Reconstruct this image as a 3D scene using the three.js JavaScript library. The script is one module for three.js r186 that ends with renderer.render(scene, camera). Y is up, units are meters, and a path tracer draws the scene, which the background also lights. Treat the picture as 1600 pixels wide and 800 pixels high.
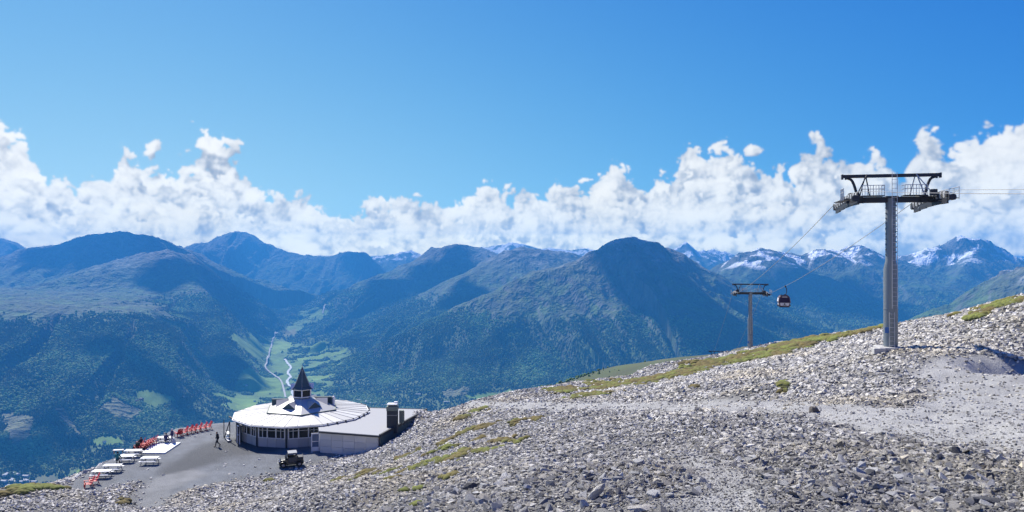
import * as THREE from 'three';
import { mergeGeometries, mergeVertices } from 'three/addons/utils/BufferGeometryUtils.js';
import { ConvexGeometry } from 'three/addons/geometries/ConvexGeometry.js';
import { RoundedBoxGeometry } from 'three/addons/geometries/RoundedBoxGeometry.js';
import { MarchingCubes } from 'three/addons/objects/MarchingCubes.js';

// ---------------------------------------------------------------- seeded chance and noise
function rng(seed) { let s = seed >>> 0; return () => { s = (s + 0x6d2b79f5) | 0; let t = Math.imul(s ^ (s >>> 15), 1 | s); t = (t + Math.imul(t ^ (t >>> 7), 61 | t)) ^ t; return ((t ^ (t >>> 14)) >>> 0) / 4294967296; }; }
const PERM = new Uint8Array(512), GX = new Float32Array(256), GY = new Float32Array(256), RA = new Float32Array(256), RB = new Float32Array(256);
{ const r = rng(7); const p = [...Array(256).keys()]; for (let i = 255; i > 0; i--) { const j = Math.floor(r() * (i + 1)); [p[i], p[j]] = [p[j], p[i]]; }
  for (let i = 0; i < 512; i++) PERM[i] = p[i & 255];
  for (let i = 0; i < 256; i++) { const a = r() * 6.2831853; GX[i] = Math.cos(a); GY[i] = Math.sin(a); RA[i] = r(); RB[i] = r(); } }
function noise(x, y) {                                     // gradient noise, about -0.7 .. 0.7
  const ix = Math.floor(x), iy = Math.floor(y), fx = x - ix, fy = y - iy, X = ix & 255, Y = iy & 255;
  const u = fx * fx * fx * (fx * (fx * 6 - 15) + 10), v = fy * fy * fy * (fy * (fy * 6 - 15) + 10);
  const a = PERM[PERM[X] + Y], b = PERM[PERM[X + 1] + Y], c = PERM[PERM[X] + Y + 1], d = PERM[PERM[X + 1] + Y + 1];
  const n0 = GX[a] * fx + GY[a] * fy, n1 = GX[b] * (fx - 1) + GY[b] * fy, n2 = GX[c] * fx + GY[c] * (fy - 1), n3 = GX[d] * (fx - 1) + GY[d] * (fy - 1);
  return (n0 + (n1 - n0) * u) + ((n2 + (n3 - n2) * u) - (n0 + (n1 - n0) * u)) * v;
}
function fbm(x, y, o = 4, g = 0.5) { let s = 0, a = 1; for (let i = 0; i < o; i++) { s += a * noise(x, y); a *= g; x = x * 2.03 + 17.7; y = y * 2.03 + 5.3; } return s; }
function ridged(x, y, o = 4) { let s = 0, a = 0.5, w = 1; for (let i = 0; i < o; i++) { let n = 1 - Math.abs(noise(x, y)) * 1.8; n *= n; s += a * n * w; w = Math.min(1, Math.max(0, n * 1.4)); a *= 0.5; x = x * 2.1 + 31.1; y = y * 2.1 + 12.9; } return s; }
function worley(x, y) { const ix = Math.floor(x), iy = Math.floor(y); let m = 9; for (let j = -1; j < 2; j++) for (let i = -1; i < 2; i++) { const h = PERM[PERM[(ix + i) & 255] + ((iy + j) & 255)], dx = ix + i + RA[h] - x, dy = iy + j + RB[h] - y, q = dx * dx + dy * dy; if (q < m) m = q; } return Math.sqrt(m); }
const { clamp, lerp, smoothstep } = THREE.MathUtils, sm = (x, a, b) => { const t = x <= a ? 0 : x >= b ? 1 : (x - a) / (b - a); return t * t * (3 - 2 * t); };

// ---------------------------------------------------------------- camera, sun, sky, exposure
const F = 1160;                                            // focal length in pixels of a 1600 x 800 photograph
const scene = new THREE.Scene();
const camera = new THREE.PerspectiveCamera(2 * Math.atan(400 / F) * 180 / Math.PI, 2, 0.3, 80000);
camera.position.set(0, 0, 0);                              // the eye is the origin, the view runs level along -z
camera.lookAt(0, 0, -1);
const renderer = new THREE.WebGLRenderer();
renderer.setSize(1024, 512);
renderer.toneMapping = THREE.LinearToneMapping;
const EXPOSURE = 1.7; renderer.toneMappingExposure = EXPOSURE;
renderer.shadowMap.enabled = true;
const SUN_AZ = -36 * Math.PI / 180, SUN_EL = 44 * Math.PI / 180;
const SUN = new THREE.Vector3(Math.sin(SUN_AZ) * Math.cos(SUN_EL), Math.sin(SUN_EL), -Math.cos(SUN_AZ) * Math.cos(SUN_EL));
const sun = new THREE.DirectionalLight(new THREE.Color().setRGB(1, 0.95, 0.865), 5.0);
sun.position.copy(SUN).multiplyScalar(400).add(new THREE.Vector3(0, -15, -80));
sun.target.position.set(0, -15, -80);
sun.castShadow = true; sun.shadow.mapSize.set(2048, 2048);
Object.assign(sun.shadow.camera, { left: -140, right: 140, top: 140, bottom: -140, near: 10, far: 900 });
scene.add(sun, sun.target);
const HAZE = 8.3e-5;                                      // haze per metre
scene.fog = new THREE.FogExp2(new THREE.Color().setRGB(0.075, 0.43, 1.0), HAZE);

function makeSky() {
  const W = 4096, H = 2048, data = new Float32Array(W * H * 4), DEG = Math.PI / 180;
  const sx = SUN.x, sy = SUN.y, sz = SUN.z;
  const skyAt = (x, y, z, out) => {                         // clear air: deep blue overhead and away from the sun, paler low down and towards it
    const m = x * sx + y * sy + z * sz - 0.88, e = Math.max(0, y), v = (e < 0.3 ? e : 0.3 + 0.5 * (1 - Math.exp((0.3 - e) * 2))) - 0.274, f = 0.35 * Math.exp(-Math.acos(Math.min(1, m + 0.88)) * 5);
    out[0] = (Math.exp(-1.917 + 3.6 * m - 6.6 * v) + f) / EXPOSURE; out[1] = (Math.exp(-0.899 + 1.68 * m - 3.1 * v) + f) / EXPOSURE; out[2] = (Math.exp(-0.273 + 0.43 * m - 0.71 * v) + f) / EXPOSURE;
  };
  const c = [0, 0, 0];
  for (let r = 0; r < H; r++) {
    const el = ((r + 0.5) / H - 0.5) * Math.PI, y = Math.sin(el), q = Math.cos(el);
    for (let k = 0; k < W; k += 2) {
      const ph = ((k + 1) / W - 0.5) * 2 * Math.PI; skyAt(q * Math.cos(ph), y, q * Math.sin(ph), c);
      for (let t = 0; t < 2; t++) { const o = (r * W + k + t) * 4; data[o] = c[0]; data[o + 1] = c[1]; data[o + 2] = c[2]; data[o + 3] = 1; }
    }
  }
  // the band of cumulus over the mountains: the height of its tops (pixels of the photograph) goes on around the horizon
  const TOP = [[0, 205], [25, 222], [45, 228], [62, 262], [80, 298], [120, 300], [150, 290], [182, 282], [192, 246], [206, 238], [226, 262], [250, 274], [290, 277], [312, 262], [335, 255], [365, 262], [384, 282], [410, 304], [450, 318], [490, 322], [540, 342], [560, 346], [600, 322], [640, 320], [690, 325], [715, 325], [735, 303], [760, 296], [785, 302], [800, 318], [822, 308], [850, 312], [880, 298], [930, 298], [938, 276], [960, 268], [990, 280], [1003, 305], [1020, 290], [1045, 284], [1060, 252], [1085, 238], [1110, 250], [1135, 236], [1160, 252], [1185, 268], [1225, 274], [1240, 288], [1250, 240], [1275, 223], [1295, 240], [1310, 258], [1340, 262], [1370, 245], [1382, 262], [1395, 292], [1415, 282], [1424, 240], [1442, 214], [1470, 226], [1490, 236], [1520, 228], [1538, 218], [1570, 200], [1600, 186], [1680, 190]];
  const prof = TOP.map(([px, py]) => { const a = Math.atan((px - 800) / F); return [a / DEG, Math.atan((400 - py) / F * Math.cos(a)) / DEG]; });
  const topAt = (a) => {
    const n = prof.length;
    if (a <= prof[0][0] || a >= prof[n - 1][0]) { const w = Math.min(1, Math.min(Math.abs(a - prof[0][0]), Math.abs(a - prof[n - 1][0])) / 6); const g = 6.6 + 3.4 * fbm(a * 0.09 + 3, 8.5, 4) + 1.5 * noise(a * 0.5, 2.2); return lerp(a <= prof[0][0] ? prof[0][1] : prof[n - 1][1], g, w); }
    let i = 1; while (prof[i][0] < a) i++;
    const t = (a - prof[i - 1][0]) / (prof[i][0] - prof[i - 1][0]); return lerp(prof[i - 1][1], prof[i][1], t * t * (3 - 2 * t));
  };
  const ell = (px, py, rx, ry) => { const a = Math.atan((px - 800) / F), e = Math.atan((400 - py) / F * Math.cos(a)); return [a / DEG, e / DEG, rx / F / DEG * Math.cos(a) ** 2, ry / F / DEG * Math.cos(a)]; };
  const PUFFS = [ell(338, 238, 36, 32), ell(352, 268, 22, 30), ell(240, 234, 9, 18), ell(300, 268, 16, 7), ell(580, 318, 24, 9), ell(1174, 235, 10, 12), ell(915, 282, 16, 4)];
  const TT = new Float32Array(7202).map((_, i) => topAt(i / 20 - 180)), topQ = (a) => { a = Math.min(179.9, Math.max(-179.9, a)) * 20 + 3600; const i = a | 0; return TT[i] + (TT[i + 1] - TT[i]) * (a - i); };
  const R0 = Math.floor((0.5 - 3 / 180) * H), R1 = Math.floor((0.5 + 17 / 180) * H), N = R1 - R0;
  const step = 180 / H;                                    // degrees per texel, both ways
  const lum = (v) => 0.5 + 0.5 * Math.tanh((v - 0.66) * 1.9);
  const LAYERS = [{ k: 1, drop: 0, f: 1, seed: 0 }, { k: 0.86, drop: 0.3, f: 1.1, seed: 40 }, { k: 0.70, drop: 0.3, f: 1.2, seed: 90 }, { k: 0.52, drop: 0.2, f: 1.3, seed: 140 }, { k: 0.33, drop: 0.2, f: 1.45, seed: 190 }];
  for (const L of LAYERS) {
    const D = new Float32Array(N * W);
    for (let k = 0; k < W; k++) {
      let a = (k + 0.5) / W * 360 - 180 + 90; if (a > 180) a -= 360;                       // 0 along the view, to the right positive
      const inView = Math.abs(a) < 50, kk = inView ? 1 : 4;
      if (!inView && k % 4) { for (let r = 0; r < N; r++) D[r * W + k] = D[r * W + k - 1]; continue; }
      for (let r = 0; r < N; r++) {
        const e = (R0 + r + 0.5) * step - 90, wx = a + 0.5 * noise(a * 0.5 + L.seed, e * 0.5) + 0.2 * noise(a * 1.7, e * 1.7 + L.seed), wy = e + 0.5 * noise(a * 0.5 + 77, e * 0.5 + L.seed) + 0.2 * noise(a * 1.7 + 31, e * 1.7);
        const wob = L.seed ? 1.5 * fbm(a * 0.2 + L.seed, 1.3, 3) : 0, top = topQ(a + 1.0 * noise(a * 0.35 + 5, e * 0.45 + L.seed) + 0.5 * noise(a * 0.9, e * 1.1 + L.seed)) * L.k - L.drop + wob;
        let f = (top - wy) / 1.0; f = f > 1.4 ? 1.4 + (f - 1.4) * 0.10 : f;
        if (!L.seed) for (const p of PUFFS) { const q = 1 - Math.hypot((wx - p[0]) / p[2], (wy - p[1]) / p[3]); f = Math.max(f, q * 1.5 - 0.25 + 0.9 * noise(wx * 1.3, wy * 1.6)); }
        if (f < -1.3) { D[r * W + k] = 0; continue; }
        const s = 0.5 * L.f, w1 = worley(wx * s + L.seed, wy * s * 1.2), w2 = worley(wx * s * 2.3 + 9, wy * s * 2.5 + L.seed), w3 = worley(wx * s * 5.3 + L.seed, wy * s * 5.6), w4 = worley(wx * s * 11, wy * s * 11.5 + L.seed);
        const b = (0.55 - w1) * 1.25 + (0.52 - w2) * 0.80 + (0.5 - w3) * 0.46 + (0.5 - w4) * 0.17 + fbm(wx * 2.3 + L.seed, wy * 2.5, 4) * 0.30;
        D[r * W + k] = Math.max(0, f * 0.8 + b);
      }
    }
    // light reaches a point of the cloud through what lies towards the sun (up, and to the side on which it stands)
    for (let k = 0; k < W; k++) {
      let a = (k + 0.5) / W * 360 - 180 + 90; if (a > 180) a -= 360;
      const inView = Math.abs(a) < 50; if (!inView && k % 2) { for (let r = 0; r < N; r++) { const o = ((R0 + r) * W + k) * 4; data[o] = data[o - 4]; data[o + 1] = data[o - 3]; data[o + 2] = data[o - 2]; } continue; }
      let da = SUN_AZ / DEG - a; while (da < -180) da += 360; while (da > 180) da -= 360;
      const lx = clamp(da / 50, -1, 1), ll = Math.hypot(lx, 1), ux = lx / ll, uy = 1 / ll;
      const front = Math.cos((a - SUN_AZ / DEG) * DEG), at = (r, k, t) => D[Math.min(N - 1, Math.round(r + uy * t)) * W + ((Math.round(k + ux * t) + W) % W)];
      for (let r = 0; r < N; r++) {
        const d = D[r * W + k]; if (d <= 0) continue;
        let tau = 0; for (let i = 1; i <= 10; i++) tau += Math.min(1.6, at(r, k, i * i * 0.6)) * (0.3 + i * 0.12);
        const b1 = clamp((d - at(r, k, 3)) * 1.5, -0.6, 0.6), b2 = clamp((d - at(r, k, 8)) * 0.75, -0.7, 0.7), b3 = clamp((d - at(r, k, 20)) * 0.42, -0.6, 0.6), e = (R0 + r + 0.5) * step - 90;
        const big = fbm(a * 0.34 + L.seed, e * 0.5 + 3, 2);
        const lit = lum(0.02 + 0.42 * Math.exp(-tau * 0.14) + 0.40 * Math.exp(-d * 1.7) + 0.20 * b1 + 0.52 * b2 + 0.90 * b3 + 0.85 * big);
        const al = sm(d, 0.0, 0.24), o = ((R0 + r) * W + k) * 4, w = (0.89 + 0.12 * Math.max(0, front)) / EXPOSURE, gl = 0.28 / EXPOSURE;
        const R = gl * 0.90 + (w - gl * 0.90) * lit, G = gl * 1.08 + (w - gl * 1.08) * lit, B = gl * 1.36 + (w - gl * 1.36) * lit;
        data[o] += (R - data[o]) * al; data[o + 1] += (G - data[o + 1]) * al; data[o + 2] += (B - data[o + 2]) * al;
      }
    }
  }
  // low in the sky one looks through the haze of the whole country in between: what is seen through it is as bright as it is far away
  for (let r = H / 2; r < H; r++) { const e = ((r + 0.5) / H - 0.5) * Math.PI, far = Math.min(20500, 560 / Math.tan(e)), g = Math.exp(HAZE * far * 0.80); for (let k = 0; k < W; k++) for (let j = 0; j < 3; j++) data[(r * W + k) * 4 + j] *= 1 + (g - 1) * [1.06, 0.93, 0.40][j]; }
  const t = new THREE.DataTexture(data, W, H, THREE.RGBAFormat, THREE.FloatType);
  t.mapping = THREE.EquirectangularReflectionMapping; t.magFilter = THREE.LinearFilter; t.needsUpdate = true;
  return t;
}
scene.background = scene.environment = makeSky();

// ---------------------------------------------------------------- helpers for things, parts and the setting
const taken = new Map();
function numbered(n) { const k = taken.get(n) ?? 0; taken.set(n, k + 1); return k ? n + '_' + String(k).padStart(3, '0') : n; }
function shade(o) { o.traverse((m) => { if (m.isMesh) { m.castShadow = true; m.receiveShadow = true; } }); return o; }
function thing(name, label, category, [x, y, z] = [0, 0, 0], turn = 0, group) {
  const o = new THREE.Group(); o.name = numbered(name); scene.add(o); o.position.set(x, y, z); o.rotation.y = turn;
  o.userData = { label, category }; if (group) o.userData.group = group; return o;
}
function part(name, geo, mat, parent, label) {
  const g = Array.isArray(geo) ? join(geo) : geo, m = new THREE.Mesh(g, mat); m.name = name; m.castShadow = m.receiveShadow = true; parent.add(m);
  if (label) m.userData.label = label; return m;
}
function struct(name, geo, mat, label, kind = 'structure') {
  const m = new THREE.Mesh(geo, mat); m.name = numbered(name); m.userData = { label, kind }; m.castShadow = m.receiveShadow = true; scene.add(m); return m;
}
function solo(name, geo, mat, label, category, group) { const m = new THREE.Mesh(Array.isArray(geo) ? join(geo) : geo, mat); m.name = numbered(name); m.userData = { label, category }; if (group) m.userData.group = group; m.castShadow = m.receiveShadow = true; scene.add(m); return m; }
function copy(src, pos, turn, label, group) { const c = src.clone(); c.name = numbered(src.name.replace(/_\d{3}$/, '')); c.position.set(...pos); c.rotation.y = turn; c.userData = { ...src.userData }; if (label) c.userData.label = label; if (group) c.userData.group = group; scene.add(c); return c; }
function join(list) { const a = list.map((g) => { const n = g.index ? g.toNonIndexed() : g; for (const k of Object.keys(n.attributes)) if (!['position', 'normal', 'uv'].includes(k)) n.deleteAttribute(k); if (!n.attributes.uv) n.setAttribute('uv', new THREE.BufferAttribute(new Float32Array(n.attributes.position.count * 2), 2)); if (!n.attributes.normal) n.computeVertexNormals(); return n; }); return a.length === 1 ? a[0] : mergeGeometries(a); }
const V = (x, y, z) => new THREE.Vector3(x, y, z);
const box = (w, h, d, x = 0, y = 0, z = 0, r = 0) => { const m = Math.min(w, h, d), g = r !== 0 && m > 0.02 ? new RoundedBoxGeometry(w, h, d, 1, Math.min(r, m * 0.45)) : new THREE.BoxGeometry(w, h, d); return g.translate(x, y, z); };
function bar(a, b, r = 0.05, sides = 8, r2 = r) { const d = b.clone().sub(a), g = new THREE.CylinderGeometry(r2, r, d.length(), sides); g.translate(0, d.length() / 2, 0); g.applyQuaternion(new THREE.Quaternion().setFromUnitVectors(V(0, 1, 0), d.normalize())); return g.translate(a.x, a.y, a.z); }
function beam(a, b, w, h) { const d = b.clone().sub(a), L = d.length(), m = new THREE.Matrix4().lookAt(V(0, 0, 0), d, Math.abs(d.y) / L > 0.95 ? V(1, 0, 0) : V(0, 1, 0)); const g = new THREE.BoxGeometry(w, h, L); g.applyMatrix4(m); const c = a.clone().add(b).multiplyScalar(0.5); return g.translate(c.x, c.y, c.z); }
const mat = (r, g, b, rough = 0.7, metal = 0, extra = {}) => new THREE.MeshStandardMaterial({ color: new THREE.Color().setRGB(r, g, b), roughness: rough, metalness: metal, ...extra });
const P = (px, py, d) => V((px - 800) / F * d, (400 - py) / F * d, -d);            // the point seen at a pixel, at a depth
// ---------------------------------------------------------------- the mountains: crests with flanks, worn by gullies
// crest points are [pixel x, pixel y, depth]; s is the steepness of the flank to the left and right of the crest's run
const RIDGES = [
  { n: 'plateau', r: 500, end: 2.2, sl: 0.02, sr: 0.50, g: 0.35, p: [[-420, 468, 5200], [0, 476, 5200], [120, 482, 5250], [220, 492, 5350], [290, 515, 5450]] },
  { n: 'left', end: 0.7, r: 220, sl: 0.5, sr: 0.62, g: 0.6, p: [[-350, 428, 11500], [-100, 416, 11300], [0, 408, 11200], [60, 385, 11000], [120, 370, 11000], [180, 363, 11000], [235, 371, 11300], [290, 392, 12200]] },
  { n: 'spur', m: 3, end: 1.2, r: 80, sl: 1.3, sr: 0.22, g: 0.8, p: [[100, 432, 9300], [205, 402, 9300], [264, 387, 9300], [296, 424, 8300], [326, 474, 7200], [354, 530, 6200], [384, 592, 5400]] },
  { n: 'spur', m: 3, end: 0.6, r: 90, sl: 0.8, sr: 0.95, g: 1, p: [[264, 387, 9300], [300, 399, 9800], [336, 427, 10100], [384, 465, 10300], [436, 503, 10500]] },
  { n: 'valley_head', m: 2, end: 0.6, r: 130, sl: 0.75, sr: 0.82, g: 1, p: [[230, 402, 17000], [285, 388, 16600], [340, 371, 16300], [375, 360, 16000], [396, 366, 16000], [424, 385, 15900], [470, 396, 15800], [490, 402, 15800], [512, 402, 15700], [530, 396, 15700], [546, 392, 15600], [574, 396, 15500], [590, 412, 15500]] },
  { n: 'valley_head', m: 2, r: 120, sl: 0.65, sr: 0.65, g: 1, p: [[424, 385, 15900], [446, 428, 15000], [480, 458, 14400]] },
  { n: 'far_left', r: 150, sl: 0.7, sr: 0.7, g: 1, p: [[-250, 352, 15000], [-60, 362, 15000], [0, 371, 15000], [30, 384, 15000], [60, 405, 15000], [110, 420, 15000]] },
  { n: 'far_middle', r: 150, sl: 0.6, sr: 0.6, g: 1, snow: 1, p: [[540, 415, 18300], [580, 402, 18300], [612, 398, 18300], [642, 390, 18300], [664, 398, 18300], [700, 392, 18000], [760, 386, 17400], [782, 383, 17400], [800, 380, 17400], [826, 382, 17400], [848, 388, 17400], [880, 392, 17400], [912, 386, 17400], [934, 394, 17400], [960, 402, 17400]] },
  { n: 'valley_right', m: 1.7, r: 160, sl: 0.65, sr: 0.65, g: 0.9, p: [[575, 470, 13600], [620, 438, 12600], [658, 404, 11600], [690, 387, 11200], [724, 379, 11000], [748, 384, 11200], [790, 402, 11600], [850, 420, 12000]] },
  { n: 'mid_right', m: 1.5, r: 200, sl: 0.5, sr: 0.5, g: 0.8, p: [[560, 505, 9800], [640, 470, 9300], [700, 438, 9000], [742, 414, 8900], [786, 394, 9000], [824, 387, 9200], [862, 390, 9500], [905, 402, 10000], [960, 420, 10500]] },
  { n: 'mid_right', m: 1.5, r: 120, sl: 0.55, sr: 0.8, g: 0.8, p: [[786, 394, 9000], [760, 440, 8300], [700, 470, 7800], [630, 505, 7400]] },
  { n: 'central', r: 130, sl: 0.75, sr: 0.98, g: 1, snow: 0.25, p: [[575, 548, 6250], [650, 512, 6250], [740, 471, 6250], [792, 446, 6300], [842, 425, 6400], [900, 404, 6500], [940, 391, 6600], [962, 378, 6650], [985, 372, 6650], [1012, 375, 6650], [1042, 392, 6750], [1084, 413, 6900], [1128, 432, 7100], [1190, 456, 7400]] },
  { n: 'central', r: 70, sl: 0.85, sr: 0.85, g: 1, p: [[962, 378, 6650], [946, 432, 6250], [924, 484, 5950], [880, 540, 5600]] },
  { n: 'central', r: 90, sl: 0.8, sr: 0.8, g: 1, p: [[1042, 392, 6750], [1072, 446, 6200], [1120, 510, 5700], [1160, 560, 5300]] },
  { n: 'central', r: 90, sl: 0.8, sr: 0.8, g: 1, p: [[842, 425, 6400], [812, 476, 6050], [770, 530, 5700]] },
  { n: 'snowy', r: 130, sl: 0.6, sr: 0.66, g: 1, snow: 1, p: [[1085, 446, 9700], [1130, 414, 9200], [1162, 395, 9000], [1195, 386, 9000], [1224, 394, 9200], [1252, 401, 9300], [1280, 389, 9200], [1312, 391, 9300], [1346, 386, 9300], [1372, 396, 9500], [1400, 402, 9800]] },
  { n: 'snowy', r: 100, sl: 0.75, sr: 0.75, g: 1, snow: 0.5, p: [[1195, 386, 9000], [1180, 440, 8300], [1150, 500, 7400]] },
  { n: 'snowy', r: 100, sl: 0.75, sr: 0.75, g: 1, snow: 0.5, p: [[1346, 386, 9300], [1322, 446, 8300], [1280, 520, 7200]] },
  { n: 'pointed', r: 100, sl: 0.66, sr: 0.75, g: 1, snow: 1, p: [[1372, 404, 10200], [1402, 398, 10200], [1432, 394, 10100], [1464, 382, 10000], [1498, 369, 10000], [1512, 375, 10000], [1530, 378, 10000], [1560, 394, 9900], [1588, 410, 9700], [1650, 430, 9500]] },
  { n: 'pointed', r: 90, sl: 0.8, sr: 0.8, g: 1, snow: 0.5, p: [[1530, 378, 10000], [1500, 430, 8900], [1440, 480, 8000], [1380, 530, 7200]] },
  { n: 'near_right', r: 250, sl: 0.42, sr: 0.5, g: 0.6, snow: 0.4, p: [[1330, 560, 5500], [1400, 518, 5300], [1480, 472, 5000], [1540, 438, 4900], [1600, 416, 4800], [1720, 395, 4800]] },
  { n: 'far_right', r: 130, sl: 0.7, sr: 0.7, g: 1, snow: 1, p: [[960, 402, 15800], [1020, 404, 15500], [1046, 388, 15500], [1072, 380, 15500], [1090, 393, 15500], [1110, 391, 15800], [1140, 397, 15800], [1180, 408, 15500], [1260, 402, 15000], [1320, 400, 15000], [1600, 405, 15000], [1700, 410, 15000]] },
  { n: 'shoulder', r: 40, end: 0.3, sl: 0.5, sr: 0.24, g: 0.1, p: [[1500, 520, 760], [1300, 530, 720], [1150, 543, 690], [1090, 549, 690], [1002, 560, 740], [915, 573, 790], [845, 598, 840], [796, 612, 880], [750, 680, 900], [690, 900, 900], [640, 1300, 900]] },
];
const NAMES = [...new Set(RIDGES.map((r) => r.n))];
const SEG = [];
for (const r of RIDGES) {
  let run = 0; const pts = r.p.map(([a, b, d]) => P(a, b, d)); r.segs = [];
  let x0 = 1e9, x1 = -1e9, z0 = 1e9, z1 = -1e9;
  for (const q of pts) { x0 = Math.min(x0, q.x); x1 = Math.max(x1, q.x); z0 = Math.min(z0, q.z); z1 = Math.max(z1, q.z); }
  r.bb = [x0, x1, z0, z1]; r.own = NAMES.indexOf(r.n); r.top = Math.max(...pts.map((q) => q.y));
  for (let i = 1; i < pts.length; i++) { const a = pts[i - 1], b = pts[i], dx = b.x - a.x, dz = b.z - a.z, L = Math.hypot(dx, dz); r.segs.push([a.x, a.z, dx, dz, a.y, b.y - a.y, L * L, L, run]); run += L; }
}
const floorAt = (d) => -985 + 175 * sm(d, 6500, 14500) + 330 * sm(d, 14500, 21000);
const WHO = { own: 0, snow: 0, rel: 0 };
function hFar(x, z) {
  const d0 = Math.hypot(x, z), fl = floorAt(d0), wx = x + 90 * noise(x / 700, z / 700) + 30 * noise(x / 210, z / 210), wz = z + 90 * noise(x / 700 + 50, z / 700) + 30 * noise(x / 210 + 9, z / 210);
  let h = fl, own = -1, snow = 0, best = -1e9, rel = 0;
  for (let ri = 0; ri < RIDGES.length; ri++) {
    const r = RIDGES[ri], bb = r.bb;
    const ex = Math.max(0, bb[0] - x, x - bb[1]), ez = Math.max(0, bb[2] - z, z - bb[3]), e = Math.hypot(ex, ez);
    if (e > 6500 || (e > 2500 && r.own === NAMES.length - 1)) continue;
    let bd = 1e18, bh = 0, bt = 0, side = 1, over = 0;
    for (const s of r.segs) {
      const t0 = ((wx - s[0]) * s[2] + (wz - s[1]) * s[3]) / s[6], t = t0 < 0 ? 0 : t0 > 1 ? 1 : t0;
      const qx = wx - s[0] - s[2] * t, qz = wz - s[1] - s[3] * t, q = qx * qx + qz * qz;
      if (q < bd) { bd = q; bh = s[4] + s[5] * t; bt = s[8] + s[7] * t; side = s[2] * qz - s[3] * qx; over = Math.abs(t0 - t) * s[7]; }
    }
    bd = Math.sqrt(bd);
    const A = (bh - fl + 60) * (r.m || 1.12); if (A <= 20) continue;
    const g = r.g, steep = (side > 0 ? r.sr : r.sl), near = Math.min(1, bd / 350);
    const gul = g * near * (0.30 * ridged(bt / 620 + ri * 7.1, bd / 2600 + ri * 3.3, 3) + 0.16 * fbm(bt / 170 + ri, bd / 900, 3) - 0.14);
    const raw = steep * (Math.sqrt(bd * bd + r.r * r.r) - r.r) * (1 + gul * 1.7) + over * (r.end || 0);
    const y = bh - A * (1 - Math.exp(-raw / A));
    if (y > best) { best = y; own = r.own; snow = r.snow || 0; rel = raw / A; }
    const k = r.g < 0.2 ? 8 : 60, df = y - h; h = df > k ? y : df < -k ? h : h + (df + k) * (df + k) / (4 * k);
  }
  const up = sm(h - fl, 20, 300), hi = sm(h, -500, 100), dim = d0 < 1500 ? 0.06 : 1;
  h += dim * up * (44 * (ridged(x / 900, z / 900, 4) - 0.45) * (0.5 + hi * (1 + sm(d0, 8000, 12500))) + 20 * fbm(x / 240, z / 240, 4) + (0.3 + hi) * 20 * (ridged(x / 330, z / 330, 3) - 0.4) + (0.25 + hi) * 13 * (ridged(x / 120, z / 120, 3) - 0.4)) + (1 - up) * 6 * fbm(x / 300, z / 300, 3);
  WHO.own = best > fl + 25 ? own : -1; WHO.snow = snow; WHO.rel = rel;
  return h;
}
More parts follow.
